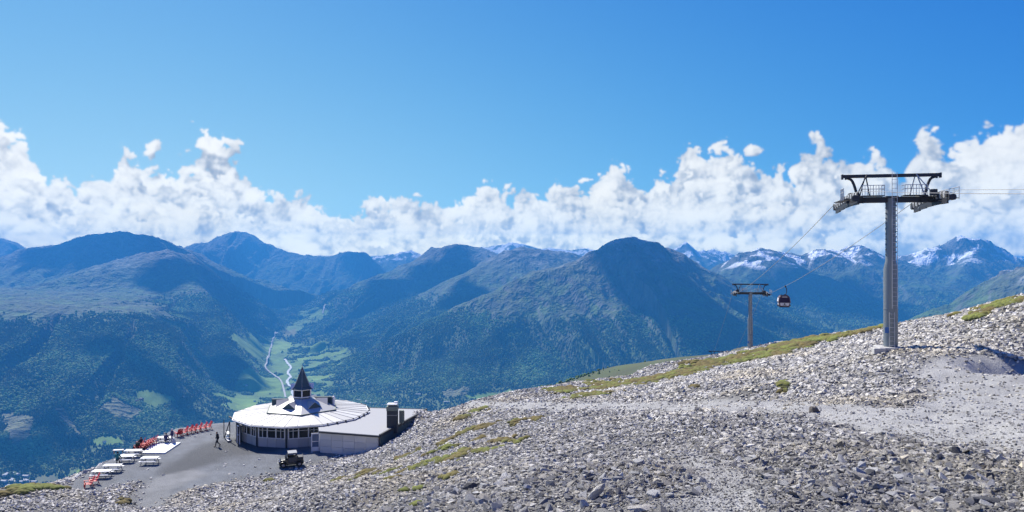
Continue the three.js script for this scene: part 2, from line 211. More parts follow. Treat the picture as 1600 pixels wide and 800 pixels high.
// ---------------------------------------------------------------- the near mountainside, through measured points
const GP = [];
{ const q = (px, py, d) => { const v = P(px, py, d); GP.push([v.x, v.z, v.y]); }, w = (x, z, y) => GP.push([x, z, y]), dq = (px, d, y) => GP.push([(px - 800) / F * d, -d, y]);
  for (const a of [[1600, 800, 13], [1300, 800, 13], [1000, 800, 13.5], [800, 800, 15.5], [600, 800, 24], [450, 800, 36], [330, 800, 50], [0, 800, 55], [0, 771, 66], [0, 786, 60], [-25, 773, 67], [60, 760, 70], [60, 785, 62], [110, 760, 71], [120, 788, 62], [1200, 1200, 6], [600, 1300, 8.5], [1600, 1100, 7], [300, 1100, 27], [430, 748, 75.5], [430, 765, 69], [430, 785, 56], [500, 732, 77], [500, 760, 63], [560, 717, 76], [560, 760, 52], [600, 701, 79], [600, 722, 70], [350, 768, 69], [350, 788, 57], [270, 792, 65], [1172, 555, 138], [1176, 549, 150], [1225, 539, 148], [1130, 558, 140], [1060, 573, 125], [1000, 585, 114], [1172, 572, 100], [1172, 600, 62], [1100, 590, 80], [1280, 534, 112], [1280, 556, 78], [1280, 590, 54], [1000, 620, 68], [950, 606, 93], [900, 622, 78], [850, 622, 84], [1400, 513, 98], [1400, 535, 72], [1600, 740, 18], [1200, 740, 19], [900, 740, 24], [700, 740, 40], 
    [1600, 700, 23], [1400, 700, 24], [1200, 700, 26], [1000, 700, 31], [850, 700, 40], [700, 700, 58], [640, 700, 70], [606, 700, 78], [660, 660, 84], [660, 641, 97], [740, 660, 72], [740, 640, 84], [740, 628, 93], [850, 660, 56], [1000, 660, 43], [1200, 660, 36], [1400, 660, 32], [1600, 660, 31],
    [800, 632, 77], [900, 632, 66], [1000, 632, 58], [1100, 632, 51.5], [1200, 633, 46], [1300, 638, 41], [1400, 642, 38], [1600, 640, 37], [1200, 600, 54], [1200, 565, 80], [1000, 605, 80], [1000, 592, 103], [1100, 600, 64], [1100, 577, 98], [900, 613, 88], [1300, 600, 49], [1300, 560, 68], [1300, 540, 92], [1392, 550, 60], [1400, 600, 47], [1400, 520, 90],
    [1500, 560, 52], [1500, 520, 66], [1500, 490, 86], [1600, 600, 45], [1600, 560, 52], [1600, 500, 63], [1600, 463, 76], [800, 613, 97], [900, 600, 109], [1000, 583, 123], [1100, 561, 148], [1176, 547, 163], [1280, 525, 135], [1400, 507, 108], [1750, 440, 80], [1750, 560, 55], [1750, 700, 25]]) q(...a);
  for (const a of [[800, 140, -55], [1000, 180, -60], [1125, 250, -46], [1200, 215, -32], [1300, 200, -45], [1400, 180, -38], [1600, 140, -25], [1750, 150, -22], [1000, 330, -95], [1300, 330, -80], [700, 200, -90], [1600, 300, -70]]) dq(...a);
  for (const a of [[0, 0, -1.75], [15, 2, -1.2], [-14, 0, -6], [-30, -10, -14], [0, 20, -0.5], [-44, -60, -22], [-30, -50, -20.5], [-62, -72, -31], [-62, -95, -31], [-90, -80, -50], [-44, -125, -36], [-20, -125, -36], [-8, -112, -29], [-40, -180, -75], [-100, -160, -90], [10, -135, -44], [-60, -40, -26], [-60, -10, -24]]) w(...a); for (const a of [[-13.4, -86.2, -21.2], [-12.3, -91, -21.0], [-10.9, -97.6, -20.9], [-15, -82.6, -21.6]]) w(...a); }
const TPS = (() => {                                       // thin plate through the points, slightly relaxed
  const n = GP.length, m = n + 3, A = Array.from({ length: m }, () => new Float64Array(m + 1)), U = (q) => (q < 1e-9 ? 0 : 0.5 * q * Math.log(q));
  for (let i = 0; i < n; i++) { for (let j = 0; j < n; j++) A[i][j] = U((GP[i][0] - GP[j][0]) ** 2 + (GP[i][1] - GP[j][1]) ** 2); A[i][i] += 0.6; A[i][n] = A[n][i] = 1; A[i][n + 1] = A[n + 1][i] = GP[i][0]; A[i][n + 2] = A[n + 2][i] = GP[i][1]; A[i][m] = GP[i][2]; }
  for (let c = 0; c < m; c++) { let p = c; for (let r = c + 1; r < m; r++) if (Math.abs(A[r][c]) > Math.abs(A[p][c])) p = r; [A[c], A[p]] = [A[p], A[c]]; for (let r = 0; r < m; r++) if (r !== c && A[r][c]) { const f = A[r][c] / A[c][c]; for (let k = c; k <= m; k++) A[r][k] -= f * A[c][k]; } }
  const w = A.map((r, i) => r[m] / r[i]);
  return (x, z) => { let s = w[n] + w[n + 1] * x + w[n + 2] * z; for (let i = 0; i < n; i++) { const dx = x - GP[i][0], dz = z - GP[i][1], q = dx * dx + dz * dz; if (q > 1e-9) s += w[i] * 0.5 * q * Math.log(q); } return s; };
})();
const inside = (poly, x, z) => { let c = false; for (let i = 0, j = poly.length - 1; i < poly.length; j = i++) { const [xi, zi] = poly[i], [xj, zj] = poly[j]; if ((zi > z) !== (zj > z) && x < ((xj - xi) * (z - zi)) / (zj - zi) + xi) c = !c; } return c; };
function polyDist(poly, x, z) { let m = 1e18; for (let i = 0, j = poly.length - 1; i < poly.length; j = i++) { const dx = poly[i][0] - poly[j][0], dz = poly[i][1] - poly[j][1], t = clamp(((x - poly[j][0]) * dx + (z - poly[j][1]) * dz) / (dx * dx + dz * dz || 1), 0, 1), a = x - poly[j][0] - dx * t, b = z - poly[j][1] - dz * t; m = Math.min(m, a * a + b * b); } return Math.sqrt(m) * (inside(poly, x, z) ? -1 : 1); }
function lineDist(pts, x, z) { let m = 1e18; for (let i = 1; i < pts.length; i++) { const dx = pts[i][0] - pts[i - 1][0], dz = pts[i][1] - pts[i - 1][1], t = clamp(((x - pts[i - 1][0]) * dx + (z - pts[i - 1][1]) * dz) / (dx * dx + dz * dz || 1), 0, 1), a = x - pts[i - 1][0] - dx * t, b = z - pts[i - 1][1] - dz * t; m = Math.min(m, a * a + b * b); } return Math.sqrt(m); }
const LEVEL = -22.7;                                       // the terrace that the building stands on
const onLevel = (px, py) => { const v = P(px, py, -LEVEL * F / (py - 400)); return [v.x, v.z]; };
const LOT = [[92, 772], [128, 744], [160, 720], [200, 702], [232, 686], [268, 668], [330, 660], [372, 657], [450, 656], [560, 668], [600, 694], [560, 706], [500, 716], [455, 732], [432, 738], [350, 752], [300, 764], [268, 776], [246, 800], [200, 800], [224, 764], [232, 750], [180, 757], [150, 772]].map(([a, b]) => onLevel(a, b));
function lotBlend(x, z) { if (x > -2 || z > -55 || z < -115 || x < -60) return 0; return 1 - sm(polyDist(LOT, x, z), -0.9, 1.7); }
function hNear(x, z, fine = true) {
  let h = TPS(x, z); const d = Math.hypot(x, z); const b = lotBlend(x, z);
  if (fine) h += (1 - b) * (0.5 * fbm(x / 9, z / 9, 3) + 0.22 * fbm(x / 2.3 + 5, z / 2.3, 3)) * sm(d, 4, 20) * (1 - 0.6 * sm(d, 40, 90)) + b * 0.03 * fbm(x / 2, z / 2, 3);
  h -= 1.5 * Math.exp(-(((x - 33.6) / 2.6) ** 2 + ((z + 50.5) / 1.6) ** 2)); h = lerp(h, LEVEL + 0.03 * noise(x / 4, z / 4), b);
  return h - Math.max(0, d - 290) * 0.5;
}
function hit(px, py, f = hNear, d0 = 4, d1 = 320, k = 1.006) {                  // where the line of sight through a pixel meets the ground
  const ax = (px - 800) / F, ay = (400 - py) / F; let p = d0;
  for (let d = d0; d < d1; d *= k) { if (ay * d < f(ax * d, -d)) { let a = p, b = d; for (let i = 0; i < 12; i++) { const m = (a + b) / 2; if (ay * m < f(ax * m, -m)) b = m; else a = m; } return V(ax * b, f(ax * b, -b), -b); } p = d; }
  return null;
}
const hitFar = (px, py) => hit(px, py, hFar, 2500, 22000, 1.004);
// ---------------------------------------------------------------- far terrain: one height field, divided by mountain
const toXZ = (list, f) => list.map(([a, b]) => { const v = f(a, b); return v ? [v.x, v.z] : null; }).filter(Boolean);
const FIELDS = [
  ['bright green meadow left of the straight valley road', [[358, 526], [424, 532], [419, 556], [400, 560], [380, 545]]],
  ['broad green meadow right of the straight valley road', [[427, 531], [457, 535], [455, 545], [440, 550], [422, 556]]],
  ['green meadow between the valley road and the bend of the pale river', [[421, 557], [443, 560], [452, 572], [450, 576], [424, 575]]],
  ['small green meadow below the wood right of the river', [[480, 542], [508, 540], [513, 544], [484, 553]]],
  ['long green meadow tapering up to the right on the valley side', [[460, 560], [520, 550], [541, 545], [543, 548], [520, 557], [490, 562], [464, 565]]],
  ['small green meadow just behind the tip of the spire', [[463, 565], [475, 563], [474, 577], [464, 578]]],
  ['large green meadow left of the road where it bends near the spire', [[372, 592], [405, 585], [432, 590], [441, 600], [437, 614], [405, 614], [385, 605]]],
  ['thin green meadow right of the spire', [[477, 587], [513, 586], [514, 591], [490, 594]]],
  ['bright green hillside meadow with a farm at its left end', [[205, 608], [225, 610], [282, 627], [240, 637], [222, 629]]],
  ['narrow green meadow above the left rim of the round roof', [[330, 614], [345, 614], [402, 623], [398, 630], [380, 632], [350, 622]]],
  ['green meadow touching the left rim of the round roof', [[370, 632], [398, 629], [402, 641], [375, 646]]],
  ['small light green clearing in the forest above the tables', [[147, 686], [160, 681], [185, 682], [188, 691], [165, 698], [148, 695]]],
  ['pale green meadow where the stony hillside meets the valley', [[725, 618], [795, 606], [802, 614], [760, 626], [735, 623]]],
  ['little green meadow at the lower edge of the forest on the left', [[98, 737], [124, 740], [120, 750], [104, 748]]],
  ['faint green meadow far up the valley', [[470, 491], [500, 485], [515, 488], [485, 498], [478, 495]]],
  ['faint green strip at the head of the valley', [[488, 478], [520, 477], [522, 482], [495, 484]]],
  ['tan stubble field beside the far bend of the valley road', [[443, 516], [462, 513], [463, 522], [444, 525]]],
].map(([label, p], i) => ({ label, p: toXZ(p, hitFar), c: i === 16 ? [0.15, 0.15, 0.055] : [[0.13, 0.23, 0.035], [0.155, 0.255, 0.04], [0.11, 0.20, 0.035]][i % 3], own: 100 + i }));
const CUTS = [[[2, 640], [18, 645], [55, 655], [50, 680], [18, 702], [8, 670]], [[80, 640], [105, 640], [112, 655], [150, 665], [155, 678], [135, 687], [105, 665]], [[152, 640], [180, 618], [190, 625], [226, 640], [205, 656], [180, 655]], [[50, 748], [85, 739], [88, 752], [60, 757]], [[690, 611], [740, 606], [720, 620], [695, 622]], [[105, 602], [125, 600], [128, 606], [108, 608]], [[135, 616], [150, 615], [152, 622], [137, 622]]].map((p) => toXZ(p, hitFar));
for (const f of [...FIELDS, ...CUTS.map((p) => ({ p, cut: 1 }))]) { const q = f.p; f.bb = [Math.min(...q.map((v) => v[0])) - 60, Math.max(...q.map((v) => v[0])) + 60, Math.min(...q.map((v) => v[1])) - 60, Math.max(...q.map((v) => v[1])) + 60]; if (f.cut) CUTS[CUTS.indexOf(q)] = f; }
const inBB = (f, x, z) => x > f.bb[0] && x < f.bb[1] && z > f.bb[2] && z < f.bb[3];
const fieldAt = (x, z) => { const wx = x + 22 * noise(x / 70, z / 70), wz = z + 40 * noise(x / 70 + 9, z / 70); for (const f of FIELDS) if (inBB(f, x, z) && inside(f.p, wx, wz)) return f; return null; };
const cutAt = (x, z) => { const wx = x + 18 * noise(x / 60, z / 60), wz = z + 30 * noise(x / 60 + 9, z / 60); for (const f of CUTS) if (inBB(f, x, z) && inside(f.p, wx, wz)) return true; return false; };
const GREEN = [[[350, 526], [424, 527], [470, 536], [515, 536], [548, 542], [540, 566], [520, 600], [500, 640], [360, 640], [355, 610], [395, 585], [385, 556]], [[440, 512], [470, 486], [505, 474], [530, 476], [520, 494], [480, 506], [462, 524]]].map((p) => toXZ(p, hitFar));
const greenAt = (x, z) => GREEN.some((q) => inside(q, x, z));
const ROAD = toXZ([[446, 622], [444, 612], [441, 600], [436, 592], [426, 585], [417, 579], [414, 575], [418, 560], [422, 545], [427, 529], [433, 520]], hitFar), ROAD2 = toXZ([[504, 491], [506, 484], [508, 477], [512, 472]], hitFar);
const RIVER = toXZ([[460, 621], [456, 614], [459, 607], [451, 603], [448, 596], [455, 590], [449, 584], [455, 575], [449, 568], [445, 562]], hitFar);
const treeLine = (x, z) => -430 + 110 * fbm(x / 900, z / 900, 3) + 60 * fbm(x / 160, z / 160, 3);
{
  const NC = 1000, A0 = -41 * Math.PI / 180, A1 = 41 * Math.PI / 180, DS = [];
  const rows = (a, b, n) => { for (let i = 0; i < n; i++) DS.push(a * Math.pow(b / a, i / n)); };
  rows(220, 950, 70); rows(950, 2700, 20); rows(2700, 9600, 540); rows(9600, 16700, 300); rows(16700, 19300, 45); DS.push(19300);
  const NR = DS.length, H = new Float32Array(NC * NR), O = new Int16Array(NC * NR), pos = new Float32Array(NC * NR * 3), col = new Float32Array(NC * NR * 3), vis = new Uint8Array(NC * NR), SN = new Float32Array(NC * NR);
  for (let c = 0; c < NC; c++) {
    const a = A0 + (A1 - A0) * c / (NC - 1), sa = Math.sin(a), ca = Math.cos(a); let m = -9;
    for (let r = 0; r < NR; r++) {
      const d = DS[r] / Math.cos(a * 0.85), x = sa * d, z = -ca * d, h = hFar(x, z), i = r * NC + c;
      H[i] = h; O[i] = WHO.own; SN[i] = WHO.snow; pos[i * 3] = x; pos[i * 3 + 1] = h; pos[i * 3 + 2] = z;
      const e = h / d; if (e > m - 0.003) vis[i] = 1; if (e > m) m = e;
    }
  }
  const geo = new THREE.BufferGeometry(), idx = new Uint32Array((NC - 1) * (NR - 1) * 6); let k = 0;
  for (let r = 0; r < NR - 1; r++) for (let c = 0; c < NC - 1; c++) { const i = r * NC + c; idx[k++] = i; idx[k++] = i + 1; idx[k++] = i + NC; idx[k++] = i + 1; idx[k++] = i + NC + 1; idx[k++] = i + NC; }
  geo.setAttribute('position', new THREE.BufferAttribute(pos, 3)); geo.setIndex(new THREE.BufferAttribute(idx, 1)); geo.computeVertexNormals();
  const nor = geo.attributes.normal.array, R = rng(11), trees = [[], []], own = O;
  for (let r = 0; r < NR; r++) for (let c = 0; c < NC; c++) {
    const i = r * NC + c, x = pos[i * 3], h = H[i], z = pos[i * 3 + 2], ny = nor[i * 3 + 1], d = Math.hypot(x, z), n1 = 1.35 * fbm(x / 120, z / 120, 5, 0.6), n2 = fbm(x / 420 + 7, z / 420, 3), n3 = noise(x / 34, z / 34);
    const tl = treeLine(x, z); let q, forest = 0;
    const grass = [0.040 + 0.024 * n1, 0.080 + 0.04 * n1 + 0.012 * n2, 0.024], heath = [0.052 + 0.03 * n1, 0.072 + 0.035 * n1, 0.036], rock = [0.100 + 0.085 * n1, 0.100 + 0.085 * n1, 0.100 + 0.085 * n1], wood = [0.030 + 0.015 * n1, 0.050 + 0.024 * n1 + 0.012 * n3, 0.019];
    const hi = sm(h + 130 * n2 + 60 * n1, -260, 60), steep = 1 - sm(ny + 0.08 * n1, 0.66, 0.84), gmix = sm(n2 + 0.4 * n1, -0.3, 0.4);
    q = grass.map((g, j) => lerp(heath[j], g, gmix)); const rk = clamp(Math.max(hi, steep * 0.9 * sm(h, -700, -250)) + 0.25 * n3, 0, 1);
    q = q.map((g, j) => lerp(g, rock[j], rk));
    const f = d > 2000 ? fieldAt(x, z) : null, cut = d > 2000 && cutAt(x, z);
    if (f) { q = f.c.map((g) => g * (1 + 0.25 * n1 + 0.12 * n3)); own[i] = f.own; }
    else if (cut) { forest = 0.05; q = [0.105 + 0.04 * n1, 0.115 + 0.04 * n1, 0.058]; }
    else if (d > 2000 && h < -700 && n2 + 0.6 * n1 > -0.22 && greenAt(x + 60 * n1, z + 60 * n3)) { q = [0.095, 0.17, 0.035].map((g) => g * (1 + 0.35 * n1 + 0.15 * n3)); forest = 0.02; }
    else { forest = sm(tl - h + 60 * n3, 0, 90) * (1 - 0.75 * steep); if (h < -880 && n2 + 0.5 * n1 > 0.12 && d < 12000) { forest *= 0.25; q = [0.075, 0.12, 0.035].map((g) => g * (1 + 0.3 * n1)); } q = q.map((g, j) => lerp(g, wood[j], forest * 0.9)); }
    if (d < 2000) { q = [0.05 + 0.02 * n1, 0.064 + 0.025 * n1 + 0.012 * n3, 0.024]; const b = sm(n2 + 0.5 * n1, 0.05, 0.35); q = q.map((g, j) => lerp(g, [0.085, 0.075, 0.045][j], b * 0.7)); forest = 0.35 * sm(-n2 - 0.5 * noise(x / 22, z / 22) + (-112 - h) / 60, 0.1, 0.6); }
    if (SN[i] > 0.2 && d > 4000) { // old snow in hollows and on ledges high up
      const s = 1.25 * fbm(x / 330, z / 260, 3) + 0.5 * ridged(x / 300, h / 90, 3) - 0.35 + 0.10 * noise(x / 60, h / 22), lv = sm(h, -170, 90);
      const w = sm(s * 0.9 + lv * 0.5 * SN[i] - 0.24 + (ny - 0.8) * 0.5, 0.0, 0.10) * sm(h, -210, -70) * SN[i]; q = q.map((g, j) => lerp(g, [0.80, 0.82, 0.85][j], clamp(w, 0, 1)));
    }
    for (let j = 0; j < 3; j++) col[i * 3 + j] = Math.max(0.006, q[j] * 1.1);
    if (vis[i] && forest > 0.1 && d < 11500 && Math.abs(Math.atan2(x, -z)) < 0.68) {
      const want = forest * (d < 2000 ? 0.9 : 1.0) * (d > 8000 ? 0.6 : 1), dr = r < NR - 1 ? (DS[r + 1] - DS[r]) : 10, dc = d * (A1 - A0) / NC;
      if (R() < want) { const tx = x + (R() - 0.5) * dc, tz = z + (R() - 0.5) * dr; if (lineDist(RIVER, tx, tz) > 22 && lineDist(ROAD, tx, tz) > 22) trees[R() < 0.58 + 0.9 * n2 + 0.35 * n1 ? 0 : 1].push([tx, tz, d, R(), R(), R(), n2]); }
    }
  }
  geo.setAttribute('color', new THREE.BufferAttribute(col, 3));
  const reliefMap = (() => { // worn rock and gullies, repeating every 1400 m
    const n = 1024, d = new Uint8Array(n * n * 4), v = new Float32Array(n * n); let lo = 9, hi = -9;
    const per = (x, y, f) => { const a = x * f, b = y * f, w = (u, q) => ridged(u + 3.3, q + 1.7, 4), sx = sm(x, 0.75, 1), sy = sm(y, 0.75, 1); return lerp(lerp(w(a, b), w(a - f, b), sx), lerp(w(a, b - f), w(a - f, b - f), sx), sy); };
    for (let y = 0; y < n; y++) for (let x = 0; x < n; x++) { const q = per(x / n, y / n, 9) + 0.35 * per(x / n, y / n, 34); v[y * n + x] = q; lo = Math.min(lo, q); hi = Math.max(hi, q); }
    for (let i = 0; i < n * n; i++) { d[i * 4] = d[i * 4 + 1] = d[i * 4 + 2] = 255 * (v[i] - lo) / (hi - lo); d[i * 4 + 3] = 255; }
    const t = new THREE.DataTexture(d, n, n); t.wrapS = t.wrapT = THREE.RepeatWrapping; t.magFilter = THREE.LinearFilter; t.needsUpdate = true; return t; })();
  const land = new THREE.MeshStandardMaterial({ vertexColors: true, roughness: 0.95, bumpMap: reliefMap, bumpScale: 38 }), tame = new THREE.MeshStandardMaterial({ vertexColors: true, roughness: 0.95 });
  const LABEL = { plateau: 'broad wooded hillside sloping from a heathy shelf on the left', left: 'blue hazy mountain under cloud at the far left', spur: 'rounded spur with a steep shaded right flank above the meadows', valley_head: 'long blue mountain wall with snow flecks at the valley head', far_left: 'distant blue summit behind clouds at the left edge', far_middle: 'distant row of snowy peaks above the middle of the valley', valley_right: 'smooth dome shaped mountain right of the valley notch', mid_right: 'mountain with shaded hollows between the dome and the dark central peak', central: 'dark pyramid shaped mountain in the middle with forest at its foot', snowy: 'mountain with many snow patches behind the small lift tower', pointed: 'pointed blue mountain with snowfields behind the tall lift tower', near_right: 'nearer mountain flank with snow flecks rising to the right edge', far_right: 'small distant peaks with glaciers right of the central mountain', shoulder: 'green heathy shoulder below the stony crest with a tiny lift tower' };
  const by = new Map(); for (let t = 0; t < idx.length; t += 3) { const o = own[idx[t]]; let l = by.get(o); if (!l) by.set(o, l = []); l.push(idx[t], idx[t + 1], idx[t + 2]); }
  for (const [o, list] of [...by].sort((a, b) => a[0] - b[0])) {
    const map = new Map(), p = [], n = [], cl = [], uv = [], ix = new Uint32Array(list.length);
    list.forEach((v, j) => { let m = map.get(v); if (m === undefined) { map.set(v, m = map.size); for (let e = 0; e < 3; e++) { p.push(pos[v * 3 + e]); n.push(nor[v * 3 + e]); cl.push(col[v * 3 + e]); } uv.push(pos[v * 3] / 1400, pos[v * 3 + 2] / 1400); } ix[j] = m; });
    const g = new THREE.BufferGeometry(); g.setAttribute('position', new THREE.Float32BufferAttribute(p, 3)); g.setAttribute('normal', new THREE.Float32BufferAttribute(n, 3)); g.setAttribute('color', new THREE.Float32BufferAttribute(cl, 3)); g.setAttribute('uv', new THREE.Float32BufferAttribute(uv, 2)); g.setIndex(new THREE.BufferAttribute(ix, 1));
    if (o >= 100) struct('meadow', g, tame, FIELDS[o - 100].label); else if (o < 0) struct('valley_floor', g, tame, 'flat wooded valley floor between the mountains'); else struct('mountain', g, NAMES[o] === 'shoulder' ? tame : land, LABEL[NAMES[o]]);
  }
  // the forest: conifers and rounder birches
  const spruce = (() => { const g = [new THREE.CylinderGeometry(0.02, 0.24, 0.5, 6, 1, true).translate(0, 0.72, 0), new THREE.CylinderGeometry(0.09, 0.34, 0.55, 6, 1, true).translate(0, 0.4, 0)]; return join(g); })();
  const birch = (() => { const r = rng(5), g = new THREE.IcosahedronGeometry(0.5, 1), p = g.attributes.position, m = new Map(); for (let i = 0; i < p.count; i++) { const key = [p.getX(i), p.getY(i), p.getZ(i)].map((v) => v.toFixed(3)).join(); if (!m.has(key)) m.set(key, 0.75 + 0.45 * r()); const s = m.get(key); p.setXYZ(i, p.getX(i) * s, p.getY(i) * s * 1.1 + 0.5, p.getZ(i) * s); } g.computeVertexNormals(); return g; })();
  const M = new THREE.Matrix4(), Q = new THREE.Quaternion(), C = new THREE.Color(), leaf = mat(1, 1, 1, 0.95);
  [[spruce, 'conifer_forest', 'dark conifers in their thousands covering the lower mountainsides'], [birch, 'birch_forest', 'rounder paler birch woods mixed into the forest on the slopes']].forEach(([g, name, label], t) => {
    const L = trees[t], im = new THREE.InstancedMesh(g, leaf, L.length); im.name = name; im.userData = { label, kind: 'stuff' };
    L.forEach(([x, z, d, a, b, c, st], i) => { const near = d < 2000, s = near ? 1.2 + 2.2 * a * a : (t ? 8.5 : 12.5) * (0.6 + 0.8 * a) * (1 + sm(d, 4500, 10000) * 0.6), w = s * (near ? 1.2 : 1.25) * (0.8 + 0.5 * b); const y = (near ? hFar(x, z) : hFar(x, z)) - 0.08 * s;
      M.compose(V(x, y, z), Q.setFromAxisAngle(V(0, 1, 0), c * 6.28), V(w, s, w)); im.setMatrixAt(i, M); const k = (0.7 + 0.6 * c) * clamp(1 - 0.9 * st, 0.55, 1.5), e = (t ? 1.5 : 1) * k; { const q = near ? 1.7 : 1.65; C.setRGB((0.030 + 0.020 * b) * e * q, (0.056 + 0.022 * a) * e * q, 0.022 * e * q); }; im.setColorAt(i, C); });
    im.castShadow = im.receiveShadow = true; scene.add(im);
  });
  console.log('trees', trees.map((t) => t.length).join(' '));
}
function ribbon(line, w, lift, wob = 0) {
  const pts = []; for (let i = 1; i < line.length; i++) { const [x0, z0] = line[i - 1], [x1, z1] = line[i], L = Math.hypot(x1 - x0, z1 - z0), n = Math.max(1, Math.round(L / 25)); for (let k = 0; k < n; k++) pts.push([lerp(x0, x1, k / n), lerp(z0, z1, k / n)]); } pts.push(line[line.length - 1]);
  for (let s = 0; s < 3; s++) for (let i = 1; i < pts.length - 1; i++) pts[i] = [(pts[i - 1][0] + pts[i][0] * 2 + pts[i + 1][0]) / 4, (pts[i - 1][1] + pts[i][1] * 2 + pts[i + 1][1]) / 4];
  const p = [], ix = []; pts.forEach(([x, z], i) => { const a = pts[Math.max(0, i - 1)], b = pts[Math.min(pts.length - 1, i + 1)], dx = b[0] - a[0], dz = b[1] - a[1], L = Math.hypot(dx, dz) || 1, ww = w * (1 + wob * noise(i * 0.37, w)), nx = -dz / L * ww / 2, nz = dx / L * ww / 2, y = Math.max(hFar(x, z), hFar(x + nx, z + nz), hFar(x - nx, z - nz)) + lift; p.push(x + nx, y, z + nz, x - nx, y, z - nz); if (i) { const k = i * 2; ix.push(k - 2, k - 1, k, k - 1, k + 1, k); } });
  const g = new THREE.BufferGeometry(); g.setAttribute('position', new THREE.Float32BufferAttribute(p, 3)); g.setIndex(ix); g.computeVertexNormals(); if (g.attributes.normal.array[1] < 0) { g.setIndex(ix.map((v, i) => ix[i - (i % 3) + [0, 2, 1][i % 3]])); g.computeVertexNormals(); } return g;
}
struct('road', ribbon(ROAD, 13, 7), mat(0.42, 0.41, 0.39, 0.9), 'pale road running straight up the green valley');
if (ROAD2.length > 1) struct('road', ribbon(ROAD2, 18, 8), mat(0.42, 0.41, 0.39, 0.9), 'short light stretch of road at the head of the valley');
struct('river', ribbon(RIVER, 20, 7, 0.8), mat(0.6, 0.62, 0.62, 0.4), 'pale winding river beside the valley road');

// clouds high above the frame, whose shadows lie on the mountains
{
  const r = rng(55), cm = mat(0.9, 0.9, 0.92, 1);
  for (const [px, py, d0, w, dd] of [[1015, 420, 6400, 520, 420], [1140, 505, 5700, 560, 200], [612, 466, 8600, 420, 300], [735, 465, 8000, 330, 260], [170, 392, 11000, 1500, 500], [290, 412, 9000, 520, 500], [345, 450, 8600, 420, 600], [372, 500, 8000, 260, 420], [30, 705, 3600, 150, 110], [70, 660, 3800, 70, 150], [112, 690, 3600, 60, 120], [330, 575, 5200, 380, 260], [180, 560, 5000, 260, 90], [692, 412, 10500, 560, 420], [1330, 470, 8200, 700, 420], [250, 592, 4600, 300, 90], [572, 410, 15500, 500, 300]]) {
    const t = hitFar(px, py) || P(px, py, d0), k = ((0.55 + 0.05 * r()) * -t.z - t.y) / (SUN.y + 0.575 * SUN.z), g = new THREE.IcosahedronGeometry(1, 4), p = g.attributes.position, sd = r() * 50;
    for (let i = 0; i < p.count; i++) { const x = p.getX(i), y = p.getY(i), z = p.getZ(i), q = 0.8 + 0.7 * fbm(x * 1.3 + sd, z * 1.3 + y, 4); p.setXYZ(i, x * q * w, (y > 0 ? y : y * 0.3) * q * Math.min(w, dd) * 0.4, z * q * dd * 1.4); }
    g.computeVertexNormals(); const m = struct('cloud', g, cm, 'white cloud high above the valley, out of the picture', 'stuff'); m.position.copy(t).addScaledVector(SUN, k);
  }
}
// ---------------------------------------------------------------- the near mountainside: scree, trail, terrace, moss
const TRAIL = toXZ([[738, 629], [800, 630.5], [900, 630.5], [1000, 630.5], [1100, 631], [1200, 631], [1300, 634], [1380, 640], [1440, 641], [1472, 626], [1482, 604], [1446, 588], [1450, 568], [1520, 562], [1600, 575], [1680, 585], [1680, 705], [1600, 698], [1540, 690], [1480, 690], [1430, 677], [1380, 669], [1320, 656], [1250, 643], [1200, 638], [1100, 637], [1000, 637], [900, 636], [800, 635], [738, 632]], (a, b) => hit(a, b));
const TRAIL2 = toXZ([[1055, 722], [1110, 704], [1180, 740], [1210, 800], [1190, 860], [1080, 860], [1060, 800], [1095, 760]], (a, b) => hit(a, b));
const TRACK = [[300, 734], [330, 742], [296, 752], [266, 768], [250, 800], [244, 820], [196, 820], [204, 798], [228, 762], [244, 745]].map(([a, b]) => onLevel(a, b));
const DRIVE = [[330, 690], [400, 678], [452, 700], [420, 708], [350, 716], [300, 738], [244, 750], [262, 722], [285, 708]].map(([a, b]) => onLevel(a, b));
const MOSS = [[880, 611, 40, 5], [950, 604, 60, 5], [930, 617, 45, 4], [1010, 596, 50, 6], [1060, 585, 50, 5], [1100, 574, 45, 5], [1150, 562, 45, 5], [1200, 552, 45, 6], [1230, 543, 50, 5], [1290, 530, 50, 6], [1340, 521, 45, 4], [1240, 536, 40, 4], [1500, 487, 40, 4], [1555, 478, 45, 4], [1600, 470, 40, 4], [1520, 497, 18, 3], [820, 602, 22, 3], [1040, 562, 10, 2], [1085, 606, 14, 3], [1225, 600, 10, 4],
  [640, 712, 34, 3.5], [690, 703, 40, 4], [735, 692, 46, 5], [790, 690, 40, 7], [760, 704, 55, 6], [700, 718, 45, 4], [650, 730, 50, 5], [600, 738, 40, 4], [560, 742, 30, 5], [530, 750, 24, 5], [590, 752, 40, 4], [640, 766, 30, 4], [700, 690, 30, 3], [740, 672, 40, 4], [720, 655, 26, 4], [800, 665, 40, 4], [820, 655, 40, 3], [760, 640, 30, 3], [700, 745, 26, 3], [610, 780, 10, 2.5], [650, 788, 14, 2.5], [912, 748, 13, 5],
  [20, 770, 40, 5], [60, 760, 40, 4], [-20, 778, 30, 6], [200, 790, 14, 4], [330, 742, 10, 3], [420, 752, 16, 3]].map(([a, b, rx, ry0], i) => { const ry = i < 16 ? ry0 * 1.5 : ry0, c = hit(a, b), t = hit(a, b - ry * 0.9), u = hit(a, b + ry * 0.9); if (!c) return null; const k = Math.hypot(c.x, c.z); const rd = t && u ? Math.min(Math.max((Math.hypot(t.x, t.z) - Math.hypot(u.x, u.z)) / 2, 0.4), 9) : 4; return { x: c.x, z: c.z, rx: rx * k / F, rd, ax: c.x / k, az: c.z / k }; }).filter(Boolean);
